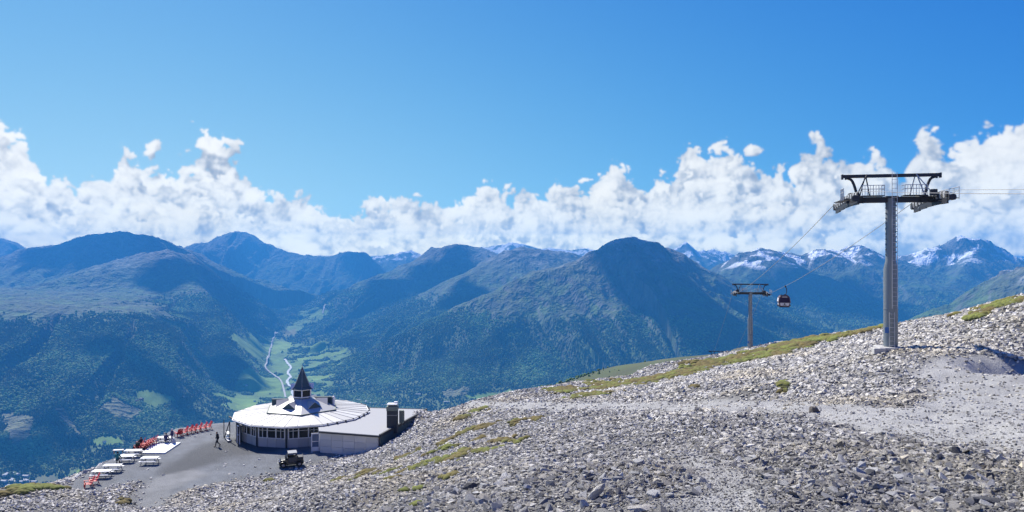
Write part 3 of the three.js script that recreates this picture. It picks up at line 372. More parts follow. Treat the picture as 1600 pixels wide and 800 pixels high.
function mossAt(x, z) { let m = 0; const n = 0.75 * fbm(x / 2.2, z / 2.2, 4) + 0.55 * noise(x / 6 + 3, z / 6) + 0.45 * noise(x / 0.8, z / 0.8); for (const p of MOSS) { const dx = x - p.x, dz = z - p.z, u = dx * p.ax + dz * p.az, v = dx * p.az - dz * p.ax, q = 1.1 - Math.hypot(u / p.rd, v / p.rx) + n; if (q > m) m = q; } const w = sm(m, 0.25, 0.7); return x < 4 && z > -95 && x > -25 ? w * sm(fbm(x / 1.6, z / 1.6, 3) + 0.12, -0.05, 0.35) : w * sm(fbm(x / 2.2 + 3, z / 2.2, 3) + 0.5, 0.05, 0.4); }
function zones(x, z) { const lot = lotBlend(x, z), w = 0.8 * fbm(x / 3, z / 3, 3); let trail = 1 - sm(polyDist(TRAIL, x, z) + w, 0.1, 1.8); if (z > -40 && x > 0) trail = Math.max(trail, 0.75 * (1 - sm(polyDist(TRAIL2, x, z) + 1.5 * w, -0.6, 1.0))); return { lot, trail: trail * (1 - lot), moss: mossAt(x, z) * (1 - lot) * (1 - trail) }; }
const gritMap = (() => { const n = 512, d = new Uint8Array(n * n * 4), r = rng(21); const h = new Float32Array(n * n); for (let i = 0; i < n * n; i++) h[i] = 0.35 * r(); for (let k = 0; k < 5200; k++) { const cx = r() * n, cy = r() * n, s = 2 + 7 * r() ** 3, t = r(); for (let y = -s; y <= s; y++) for (let x = -s; x <= s; x++) { const q = 1 - (x * x + y * y) / (s * s); if (q > 0) { const i = (((cy + y) | 0) + n) % n * n + (((cx + x) | 0) + n) % n; h[i] = Math.max(h[i], 0.3 + 0.7 * t * Math.sqrt(q)); } } }
  for (let i = 0; i < n * n; i++) { const v = h[i] * 255; d[i * 4] = d[i * 4 + 1] = d[i * 4 + 2] = v; d[i * 4 + 3] = 255; } const t = new THREE.DataTexture(d, n, n); t.wrapS = t.wrapT = THREE.RepeatWrapping; t.magFilter = THREE.LinearFilter; t.needsUpdate = true; return t; })();
const groundMat = new THREE.MeshStandardMaterial({ vertexColors: true, roughness: 0.95, bumpMap: gritMap, bumpScale: 0.05 });
const SURF = {};
{
  const NC = 620, A0 = -44 * Math.PI / 180, A1 = 44 * Math.PI / 180, DS = []; const rows = (a, b, n) => { for (let i = 0; i < n; i++) DS.push(a * Math.pow(b / a, i / n)); };
  rows(1.5, 11, 24); rows(11, 130, 300); rows(130, 320, 60); DS.push(320);
  const NR = DS.length, pos = [], col = [], uv = [], own = [], idx = [], C0 = [0.15, 0.147, 0.14];
  for (let r = 0; r < NR; r++) for (let c = 0; c < NC; c++) {
    const a = A0 + (A1 - A0) * c / (NC - 1), d = DS[r], x = Math.sin(a) * d, z = -Math.cos(a) * d, y = hNear(x, z); pos.push(x, y, z); uv.push(x / 2.2, z / 2.2);
    const k = zones(x, z), n = fbm(x / 1.4, z / 1.4, 3), n2 = fbm(x / 8 + 4, z / 8, 3);
    let q = C0.map((v, j) => v * (1 + 0.35 * n + 0.25 * n2) * [1.02, 1, 0.96][j]); const br = sm(n2, 0.05, 0.5); q = q.map((v, j) => lerp(v, [0.17, 0.145, 0.11][j], 0.5 * br));
    q = q.map((v, j) => lerp(v, [0.37, 0.365, 0.35][j] * (1 + 0.22 * n + 0.15 * n2), k.trail));
    if (k.lot > 0) { const dr = 1 - sm(polyDist(DRIVE, x, z) + 1.2 * noise(x / 4, z / 4), -1.2, 0.8), far = sm(-z, 80, 98) * 0.5, tr = 1 - sm(polyDist(TRACK, x, z) + 0.6 * noise(x / 2, z / 2), -0.5, 0.5); q = q.map((v, j) => lerp(v, lerp(lerp([0.158, 0.17, 0.186][j], [0.070, 0.074, 0.08][j], dr * (0.85 + 0.3 * n)), [0.205, 0.21, 0.215][j], tr) * (1 + 0.3 * n + 0.2 * n2) * (1 + 0.25 * far), k.lot)); }
    const g = sm(fbm(x / 3 + 9, z / 3, 3), -0.25, 0.35); q = q.map((v, j) => lerp(v, lerp([0.070, 0.060, 0.018][j], [0.080, 0.104, 0.014][j], g) * (1 + 0.4 * n), k.moss));
    col.push(...q.map((v) => Math.max(0.01, v))); own.push(k.lot > 0.5 ? 2 : k.trail > 0.5 ? 1 : k.moss > 0.5 ? 3 : 0);
  }
  for (let r = 0; r < NR - 1; r++) for (let c = 0; c < NC - 1; c++) { const i = r * NC + c; idx.push(i, i + 1, i + NC, i + 1, i + NC + 1, i + NC); }
  const full = new THREE.BufferGeometry(); full.setAttribute('position', new THREE.Float32BufferAttribute(pos, 3)); full.setIndex(idx); full.computeVertexNormals(); const nor = full.attributes.normal.array;
  [['scree_slope', 'stony grey mountainside strewn with flat broken rock', 'structure'], ['gravel_trail', 'pale gravel trail crossing the stony slope to the right edge', 'structure'], ['gravel_terrace', 'level dark gravel terrace and drive around the round building', 'structure'], ['moss', 'olive green moss and grass patches among the stones', 'stuff']].forEach(([name, label, kind], o) => {
    const map = new Map(), p = [], n = [], cl = [], u = [], ix = [];
    for (let t = 0; t < idx.length; t += 3) if (own[idx[t]] === o) for (let e = 0; e < 3; e++) { const v = idx[t + e]; let m = map.get(v); if (m === undefined) { map.set(v, m = map.size); for (let j = 0; j < 3; j++) { p.push(pos[v * 3 + j]); n.push(nor[v * 3 + j]); cl.push(col[v * 3 + j]); } u.push(uv[v * 2], uv[v * 2 + 1]); } ix.push(m); }
    const g = new THREE.BufferGeometry(); g.setAttribute('position', new THREE.Float32BufferAttribute(p, 3)); g.setAttribute('normal', new THREE.Float32BufferAttribute(n, 3)); g.setAttribute('color', new THREE.Float32BufferAttribute(cl, 3)); g.setAttribute('uv', new THREE.Float32BufferAttribute(u, 2)); g.setIndex(ix);
    SURF[name] = struct(name, g, groundMat, label, kind);
  });
}
// broken flat stones: every one of the largest is a mesh of its own, the rest are copies
const STONES = []; { const r = rng(33); for (let v = 0; v < 8; v++) { const pts = [], flat = 0.16 + 0.2 * r() + (v % 3 === 0 ? 0.2 : 0), wide = 0.5 + 0.4 * r(); for (let i = 0; i < 13; i++) { const a = r() * 6.2832, h = r() < 0.5 ? -1 : 1, q = 0.32 + 0.2 * r(); pts.push(V(Math.cos(a) * q, h * flat * (0.3 + 0.25 * r()), Math.sin(a) * q * wide)); } const g = new ConvexGeometry(pts); g.computeVertexNormals(); g.setAttribute('uv', new THREE.BufferAttribute(new Float32Array(g.attributes.position.count * 2).map((_, i) => g.attributes.position.array[(i >> 1) * 3 + (i & 1) * 2] * 2), 2)); STONES.push(g); } }
const stoneMat = mat(1, 1, 1, 0.88, 0, { bumpMap: gritMap, bumpScale: 0.012 });
{
  const R = rng(77), list = [], M = new THREE.Matrix4(), C = new THREE.Color(), e = new THREE.Euler(), Q = new THREE.Quaternion();
  for (let i = 0; i < 380000; i++) {
    const a = (R() - 0.5) * 1.36, d = 9.5 * Math.pow(19, R()), x = Math.sin(a) * d, z = -Math.cos(a) * d, s0 = 0.0029 * d, s1 = Math.max(0.35, 1.9 * s0), u = R();
    let s = s0 / Math.pow(1 - u * (1 - (s0 / s1) ** 2.6), 1 / 2.6); const keep = R(), px = 800 + F * Math.tan(a);
    const k = zones(x, z); const bare = sm(fbm(x / 6 + 2, z / 6 + 8, 3), 0.08, 0.42);
    let p = 1 - 0.62 * bare; p = lerp(p, 0.11, k.trail); p = lerp(p, x < 4 ? 0.85 : 0.45, k.moss); p = lerp(p, s > 0.16 ? 0.006 : 0.05, k.lot); if (keep > p) continue;
    if (k.trail > 0.5) s = Math.min(s, s0 * 1.35); if (k.lot > 0.6) s = Math.min(s, s0 * 1.3);
    const y = hNear(x, z); if (Math.abs(x + 26.9) < 8.6 && Math.hypot(x + 26.9, z + 95.2) < 8.8) continue;
    if (x > 8 && z < -40 && z > -100 && k.moss < 0.3 && k.trail < 0.3) s *= 1.25; list.push({ x, y, z, s, d, v: Math.floor(R() * 8), r: [R(), R(), R(), R(), R()], show: Math.abs(px - 800) < 780 && (400 - y / d * F / Math.cos(a) * 1) < 790 ? s / d : 0, px });
  }
  const order = list.map((_, i) => i).sort((p, q) => list[q].show - list[p].show), big = new Set(order.slice(0, 255)), counts = new Array(8).fill(0);
  list.forEach((o, i) => { if (!big.has(i)) counts[o.v]++; });
  const im = counts.map((n, v) => { const m = new THREE.InstancedMesh(STONES[v], stoneMat, n); m.name = 'rubble'; m.userData = { kind: 'stuff' }; m.castShadow = m.receiveShadow = true; SURF.scree_slope.add(m); return m; }), at = new Array(8).fill(0);
  const tone = [0, 1, 2, 3, 4].map((k) => mat(...[[0.46, 0.45, 0.43], [0.36, 0.355, 0.34], [0.24, 0.235, 0.23], [0.58, 0.57, 0.54], [0.40, 0.37, 0.32]][k], 0.88, 0, { bumpMap: gritMap, bumpScale: 0.012 }));
  list.forEach((o, i) => {
    const up = o.x > 8 && o.z < -40 && o.z > -100, [a, b, c, t, w] = o.r, dip = up ? 0.38 : 0.12;
    e.set((a - 0.5) * 1.1 + 0.1, b * 6.28, (c - 0.5) * 1.1); Q.setFromEuler(e); if (up) Q.premultiply(new THREE.Quaternion().setFromEuler(new THREE.Euler(0.1, 0, dip)));
    const th = 0.75 + 0.7 * w; M.compose(V(o.x, o.y + o.s * 0.06, o.z), Q, V(o.s * 1.15, o.s * th, o.s * 1.1));
    if (big.has(i)) { const m = new THREE.Mesh(STONES[o.v], tone[Math.floor(t * 4.99)]); m.name = 'stone'; m.castShadow = m.receiveShadow = true; M.decompose(m.position, m.quaternion, m.scale); SURF.scree_slope.add(m); }
    else { im[o.v].setMatrixAt(at[o.v], M); let g = 0.22 + 0.50 * Math.pow(t, 1.2) + (w > 0.93 ? 0.12 : 0); if (c > 0.9) g *= 0.45; const warm = sm(fbm(o.x / 9, o.z / 9, 2), 0, 0.5) * 0.10 + (b > 0.85 ? 0.08 : 0); C.setRGB(g * (1.05 + warm * 0.5), g, g * (0.90 - warm)); im[o.v].setColorAt(at[o.v]++, C); }
  });
  const rim = [[118, 747], [140, 736], [160, 722], [180, 709], [200, 699], [222, 689], [245, 677]].map(([a, b]) => onLevel(a, b));
  for (let i = 0; i < 44; i++) { const t = R() * 5.99, k = t | 0, f = t - k, x = lerp(rim[k][0], rim[k + 1][0], f) - 0.5 - 0.9 * R(), z = lerp(rim[k][1], rim[k + 1][1], f) - 0.4 * R(), s = 0.45 + 0.55 * R(), m = new THREE.Mesh(STONES[i % 8], tone[[0, 3, 3, 1][i % 4]]); m.name = 'stone'; m.castShadow = m.receiveShadow = true; m.position.set(x, hNear(x, z) + 0.1, z); m.rotation.set((R() - 0.5) * 0.6, R() * 6, (R() - 0.5) * 0.6); m.scale.set(s * 1.3, s, s); SURF.scree_slope.add(m); }
  console.log('stones', list.length);
  // cushions of moss
  const tuft = new THREE.IcosahedronGeometry(0.5, 1), ML = [], R2 = rng(91);
  for (let i = 0; i < 140000 && ML.length < 26000; i++) { const p = MOSS[Math.floor(R2() * MOSS.length)], x = p.x + (R2() - 0.5) * 2.6 * Math.max(p.rx, p.rd), z = p.z + (R2() - 0.5) * 2.6 * Math.max(p.rx, p.rd), d = Math.hypot(x, z); if (z > -8 || mossAt(x, z) < 0.55) continue; const k = zones(x, z); if (k.moss < 0.5 || (x < 4 && R2() < 0.6)) continue; ML.push([x, hNear(x, z), z, (0.003 + 0.007 * R2()) * d, R2(), R2()]); }
  const mm = new THREE.InstancedMesh(tuft, mat(1, 1, 1, 1), ML.length); mm.name = 'moss_cushions'; mm.userData = { kind: 'stuff' }; mm.castShadow = mm.receiveShadow = true;
  ML.forEach(([x, y, z, s, a, b], i) => { M.compose(V(x, y, z), Q.setFromAxisAngle(V(0, 1, 0), a * 6.28), V(s * 1.5, s * (0.5 + 0.5 * b), s)); mm.setMatrixAt(i, M); const g = sm(fbm(x / 3 + 9, z / 3, 3), -0.25, 0.35), k = 0.6 + 1.1 * b; C.setRGB(lerp(0.086, 0.094, g) * k, lerp(0.067, 0.106, g) * k, 0.02 * k); mm.setColorAt(i, C); });
  SURF.moss.add(mm); console.log('moss', ML.length);
}
// ---------------------------------------------------------------- the gondola lift: towers, cables, cabins
const steel = mat(0.20, 0.225, 0.235, 0.5, 0.4), galv = mat(0.42, 0.44, 0.45, 0.5, 0.5), darkSteel = mat(0.035, 0.036, 0.042, 0.55, 0.4), rubber = mat(0.03, 0.03, 0.032, 0.8), paleSteel = mat(0.5, 0.5, 0.49, 0.5, 0.4), blueSign = mat(0.03, 0.12, 0.36, 0.5), concrete = mat(0.42, 0.41, 0.39, 0.9);
const LINE = -0.2045, lineX = (d) => 30.6 + 0.2075 * (d - 60);
const ropeY = (z) => 12.5 + 0.0235 * z - 0.0103 * z * z;           // the rope's height on a tower, along the line
function makeTower(label, group) {
  const t = thing('lift_tower', label, 'lift tower', [0, 0, 0], LINE, group);
  part('plinth', [box(2.0, 0.9, 2.0, -0.1, -0.25, 0.1, 0.06), box(0.9, 0.5, 0.7, -1.1, -0.1, 0.9, 0.05)], concrete, t);
  part('column', [new THREE.LatheGeometry([[0.6, 0], [0.6, 0.12], [0.53, 0.13], [0.53, 3.2], [0.55, 3.21], [0.55, 3.27], [0.53, 3.28], [0.53, 6.45], [0.38, 7.15], [0.38, 9.6], [0.4, 9.61], [0.4, 9.67], [0.38, 9.68], [0.38, 12.2]].map(([r, y]) => new THREE.Vector2(r, y)), 40)], steel, t);
  const bolts = []; for (let i = 0; i < 14; i++) { const a = i / 14 * 6.283; bolts.push(new THREE.CylinderGeometry(0.03, 0.03, 0.12, 6).translate(Math.cos(a) * 0.6, 0.16, Math.sin(a) * 0.6)); } part('anchor_bolts', bolts, galv, t).userData.kind = 'stuff';
  const clamps = []; for (let y = 7.6; y < 12; y += 0.42) clamps.push(box(0.06, 0.09, 0.1, -0.39, y, 0.1), box(0.06, 0.09, 0.1, 0.38, y + 0.2, 0.12)); part('cable_clamps', clamps, darkSteel, t).userData.kind = 'stuff';
  const lad = (name, x, y0, y1) => { const g = [bar(V(x - 0.19, y0, 0.72), V(x - 0.19, y1, 0.66), 0.022, 6), bar(V(x + 0.19, y0, 0.72), V(x + 0.19, y1, 0.66), 0.022, 6)], o = part(name, g, paleSteel, t); for (let y = y0 + 0.25, i = 0; y < y1 - 0.1; y += 0.36, i++) part('rung', bar(V(x - 0.19, y, 0.72 - 0.06 * (y - y0) / (y1 - y0)), V(x + 0.19, y, 0.72 - 0.06 * (y - y0) / (y1 - y0)), 0.016, 5), paleSteel, o); return o; };
  lad('ladder', -0.08, 0.1, 3.0); lad('ladder', 0.12, 3.3, 14.2);
  part('sign_plate', box(0.3, 0.46, 0.03, -0.42, 1.55, 0.52, 0.01), blueSign, t);
  // cross arm, top frame
  part('cross_arm', [box(5.0, 0.46, 0.5, 0, 12.05, 0, 0.05), box(0.95, 0.16, 0.95, 0, 12.25, 0, 0.03), box(0.5, 0.6, 0.62, -2.45, 12.1, 0, 0.05), box(0.5, 0.6, 0.62, 2.45, 12.1, 0, 0.05)], darkSteel, t);
  part('top_beam', [box(7.4, 0.26, 0.3, 0, 14.0, 0, 0.03), box(0.12, 0.4, 0.34, -3.66, 13.96, 0), box(0.12, 0.4, 0.34, 3.66, 13.96, 0), box(0.1, 0.14, 0.2, -3.4, 13.8, 0), box(0.1, 0.14, 0.2, 3.4, 13.8, 0)], darkSteel, t);
  for (const s of [-1, 1]) {
    const c = new THREE.CatmullRomCurve3([V(s * 3.3, 13.86, 0), V(s * 2.98, 13.72, 0), V(s * 2.8, 13.4, 0), V(s * 2.5, 12.35, 0)]); part('frame_leg', new THREE.TubeGeometry(c, 12, 0.11, 6), darkSteel, t);
    part('brace', [bar(V(s * 1.9, 14.1, 0.1), V(s * 2.4, 12.4, 0.35), 0.05, 6), bar(V(s * 1.85, 14.05, -0.1), V(s * 1.5, 12.4, -0.3), 0.05, 6), bar(V(s * 1.85, 14.05, 0.2), V(s * 2.9, 12.2, 1.2), 0.045, 6)], s < 0 ? darkSteel : galv, t);
    // walkway baskets with rails
    const w = part('walkway', [box(1.7, 0.06, 0.9, s * 1.55, 12.32, 0.65, 0.01), box(0.6, 0.05, 3.6, s * 3.8, 11.95, 0.8, 0.01), box(0.8, 0.05, 0.9, s * 2.75, 12.2, 0.65)], darkSteel, t); const rails = [], outer = [];
    for (const y of [12.85, 13.15]) { rails.push(bar(V(s * 0.75, y, 1.1), V(s * 2.4, y, 1.1), 0.028, 6), bar(V(s * 0.75, y, 0.2), V(s * 0.75, y, 1.1), 0.028, 6)); outer.push(bar(V(s * 4.12, y - 0.35, s < 0 ? 1.6 : -1.5), V(s * 4.12, y - 0.35, 2.6), 0.028, 6)); }
    for (let i = 0; i < 9; i++) { const q = s * (0.75 + i * 0.206); rails.push(bar(V(q, 12.34, 1.1), V(q, 13.15, 1.1), i % 2 ? 0.018 : 0.028, 5)); } for (let i = 0; i < 5; i++) outer.push(bar(V(s * 4.12, 11.87, (s < 0 ? 1.6 : -1.5) + i * (s < 0 ? 0.25 : 1.02)), V(s * 4.12, 12.8, (s < 0 ? 1.6 : -1.5) + i * (s < 0 ? 0.25 : 1.02)), 0.025, 5));
    part('railing', rails, galv, w); part('railing', outer, galv, w);
    // the sheave train: a curved beam of rocking levers with rubber wheels under the rope
    const x = s * 3.15, beams = []; for (let i = 0; i < 10; i++) { const z0 = -4.8 + i * 0.78, z1 = z0 + 0.78; beams.push(beam(V(x, ropeY(z0) - 0.6, z0), V(x, ropeY(z1) - 0.6, z1), 0.08, 0.14)); if (i % 2 === 0) beams.push(beam(V(x, ropeY(z0 + 0.55) - 0.85, z0 + 0.2), V(x, ropeY(z1 + 0.55) - 0.85, z1 + 0.9), 0.12, 0.26)); }
    beams.push(beam(V(x, 11.62, -3.2), V(x, 11.8, 0), 0.14, 0.16), beam(V(x, 11.8, 0), V(x, 11.6, 2.6), 0.14, 0.16), box(1.4, 0.4, 0.5, s * 2.7, 12.0, 0));
    const tr = part('sheave_train', beams, darkSteel, t), wg = new THREE.CylinderGeometry(0.25, 0.25, 0.15, 16).rotateZ(Math.PI / 2), hub = new THREE.CylinderGeometry(0.15, 0.15, 0.2, 10).rotateZ(Math.PI / 2);
    for (let i = 0; i < 20; i++) { const z = -4.7 + i * 0.4; const m = part('sheave_wheel', [wg.clone(), hub.clone()], i % 2 ? rubber : paleSteel, tr); m.position.set(x, ropeY(z) - 0.27, z); }
    part('rope_catcher', [box(0.5, 0.42, 0.36, x + 0.25 * s, ropeY(3.1) - 0.5, 3.2, 0.05), new THREE.CylinderGeometry(0.24, 0.24, 0.3, 18).rotateX(Math.PI / 2).translate(x + 0.3 * s, ropeY(3.1) - 0.5, 3.2), box(0.2, 0.2, 0.4, x + 0.2 * s, ropeY(3.1) - 0.4, 2.9)], darkSteel, t); part('end_roller', new THREE.CylinderGeometry(0.3, 0.3, 0.26, 14).rotateZ(1.57).translate(x, ropeY(-5.1) - 0.3, -5.0), darkSteel, t);
    if (s < 0) part('service_box', [box(1.0, 0.5, 1.3, s * 2.7, 12.25, -1.9, 0.08), box(0.6, 0.34, 0.6, s * 2.5, 12.6, -1.7, 0.06)], darkSteel, t);
    if (s > 0) part('junction_box', [box(0.5, 0.5, 0.4, 2.75, 12.5, 1.3, 0.05)], darkSteel, t);
  }
  return t;
}
const T1 = [lineX(60), -7.76, -60], T2 = [lineX(160), -20.4, -160], T3 = [lineX(249), -46, -249];
T1[1] = hNear(T1[0], T1[2]) + 0.12; T2[1] = Math.min(-20.1, hNear(T2[0], T2[2]) + 0.1);
const tower = makeTower('tall grey steel lift tower with ladder and wide dark crosshead on the right', 'steel towers of the gondola lift'); tower.position.set(...T1);
copy(tower, T2, LINE, 'smaller looking lift tower beyond the mossy crest left of the cabin', 'steel towers of the gondola lift');
copy(tower, T3, LINE, 'tiny lift tower whose crosshead just shows over the mossy crest', 'steel towers of the gondola lift');
const ROPES = [];
for (const s of [-1, 1]) {
  const w = (T, x, y, z) => V(T[0] + Math.cos(LINE) * x + Math.sin(LINE) * z, T[1] + y, T[2] - Math.sin(LINE) * x + Math.cos(LINE) * z), pts = [];
  const near = w(T1, s * 3.15, ropeY(5.5), 5.5), far = w(T1, s * 3.15, ropeY(5.5) - 0.0897 * 50 + 0.00025 * 2500, 55.5);
  for (let i = 5; i > 0; i--) { const q = near.clone().lerp(far, i / 5); q.y = near.y - 0.0897 * 10 * i + 0.00025 * 100 * i * i - (s < 0 ? 0.06 * i : -0.02 * i); pts.push(q); }
  for (let z = 5.5; z >= -5.5; z -= 1.1) pts.push(w(T1, s * 3.15, ropeY(z) + 0.0, z));
  const a = w(T1, s * 3.15, ropeY(-5.5), -5.5), b = w(T2, s * 3.15, ropeY(5.5), 5.5); for (let i = 1; i < 12; i++) { const k = i / 12, q = a.clone().lerp(b, k); q.y -= 1.4 * 4 * k * (1 - k) * 0.5; pts.push(q); }
  for (let z = 5.5; z >= -5.5; z -= 1.1) pts.push(w(T2, s * 3.15, ropeY(z), z));
  const c = w(T2, s * 3.15, ropeY(-5.5), -5.5), d = w(T3, s * 3.15, ropeY(5.5), 5.5); for (let i = 1; i < 8; i++) { const k = i / 8, q = c.clone().lerp(d, k); q.y -= 0.6 * 4 * k * (1 - k); pts.push(q); }
  pts.push(d);
  ROPES.push(pts); const segs = []; for (let i = 1; i < pts.length; i++) segs.push(bar(pts[i - 1], pts[i], -pts[i].z < 58 ? 0.017 : 0.028, 6));
  solo('lift_cable', segs, mat(0.27, 0.27, 0.27, 0.6, 0.2), s < 0 ? 'steel cable over the left end of the lift crossheads' : 'steel cable over the right end of the lift crossheads carrying a cabin', 'cable');
}
function makeCabin(label, group) {                                  // hangs from the rope at its origin
  const t = thing('gondola_cabin', label, 'cable car cabin', [0, 0, 0], 0, group), shell = mat(0.07, 0.03, 0.045, 0.4, 0.1), glass = new THREE.MeshPhysicalMaterial({ color: new THREE.Color().setRGB(0.022, 0.012, 0.05), roughness: 0.25, metalness: 0, specularIntensity: 0.3 }), white = mat(0.66, 0.62, 0.62, 0.4), black = mat(0.02, 0.02, 0.025, 0.6);
  part('grip', [box(0.22, 0.3, 0.7, 0, -0.02, 0, 0.05), new THREE.CylinderGeometry(0.1, 0.1, 0.3, 10).rotateZ(1.57).translate(0, -0.12, 0.28)], darkSteel, t);
  part('hanger', [new THREE.TubeGeometry(new THREE.CatmullRomCurve3([V(0, -0.15, 0), V(0.22, -0.5, 0), V(0.24, -1.2, 0), V(0.05, -1.65, 0), V(-0.25, -1.75, 0)]), 16, 0.075, 8), box(1.3, 0.08, 0.1, -0.25, -1.78, 0), box(1.5, 0.05, 0.9, -0.25, -1.86, 0, 0.02)], darkSteel, t);
  const prof = [[-0.86, 0], [-1.06, 0.95], [-0.94, 1.78], [-0.72, 2.06], [0.72, 2.06], [0.94, 1.78], [1.06, 0.95], [0.86, 0]], X = -0.28, Y = -4.02;
  const sh = new THREE.Shape(prof.map(([x, y]) => new THREE.Vector2(x, y))), bodyG = new THREE.ExtrudeGeometry(sh, { depth: 1.9, bevelEnabled: true, bevelSize: 0.06, bevelThickness: 0.08, bevelSegments: 2 }).translate(X, Y, -0.95);
  const body = part('body', bodyG, shell, t);
  const face = (pts, d, z, m, name) => part(name, new THREE.ExtrudeGeometry(new THREE.Shape(pts.map(([x, y]) => new THREE.Vector2(x, y))), { depth: d, bevelEnabled: true, bevelSize: 0.012, bevelThickness: 0.012, bevelSegments: 1 }).translate(X, Y, z), m, body);
  for (const [z, s] of [[1.03, 1], [-1.05, -1]]) { face([[-0.92, 0.82], [0.92, 0.82], [0.84, 1.74], [-0.84, 1.74]], 0.02, z, glass, 'window'); face([[-0.74, 0.16], [0.74, 0.16], [0.9, 0.72], [-0.9, 0.72]], 0.02, z, white, 'panel'); face([[-0.5, 1.84], [0.5, 1.84], [0.46, 1.93], [-0.46, 1.93]], 0.02, z, white, 'roof_strip'); }
  face([[-0.09, 0.36], [0.09, 0.36], [0.12, 0.5], [0.05, 0.66], [-0.05, 0.66], [-0.12, 0.5]], 0.012, 1.075, black, 'emblem'); face([[-0.34, 0.25], [0.34, 0.25], [0.35, 0.31], [-0.35, 0.31]], 0.012, 1.075, black, 'lettering_strip');
  for (const s of [-1, 1]) { const d = part('door', [beam(V(X + s * 0.99, Y + 0.2, 0), V(X + s * 1.15, Y + 0.92, 0), 1.5, 0.05), beam(V(X + s * 1.15, Y + 1.0, 0), V(X + s * 1.05, Y + 1.7, 0), 1.5, 0.05)], white, body); part('ski_rack', [box(0.12, 0.16, 1.1, X + s * 1.2, Y + 0.85, 0, 0.02), box(0.16, 0.3, 0.9, X + s * 1.14, Y + 0.2, 0, 0.02)], darkSteel, d); }
  part('roof_hatch', [box(1.2, 0.1, 1.4, X, Y + 2.15, 0, 0.03), box(0.1, 0.1, 1.7, X - 0.6, Y + 2.2, 0), box(0.1, 0.1, 1.7, X + 0.6, Y + 2.2, 0)], darkSteel, t); part('bumper', box(1.8, 0.1, 2.2, X, Y - 0.1, 0, 0.03), darkSteel, t);
  return t;
}
const onRope = (pts, d) => { for (let i = 1; i < pts.length; i++) if (-pts[i].z >= d) { const k = (d + pts[i - 1].z) / (pts[i - 1].z - pts[i].z); return pts[i - 1].clone().lerp(pts[i], k); } return pts[pts.length - 1]; };
const cabin = makeCabin('dark gondola cabin with white lower panel hanging beside the smaller lift tower'); cabin.position.copy(onRope(ROPES[1], 133)); cabin.rotation.y = LINE; cabin.scale.setScalar(0.9);
{ const c = onRope(ROPES[0], 26.9); copy(cabin, [c.x, c.y, c.z], LINE, 'dark gondola cabin of which only a sliver shows at the right edge'); }
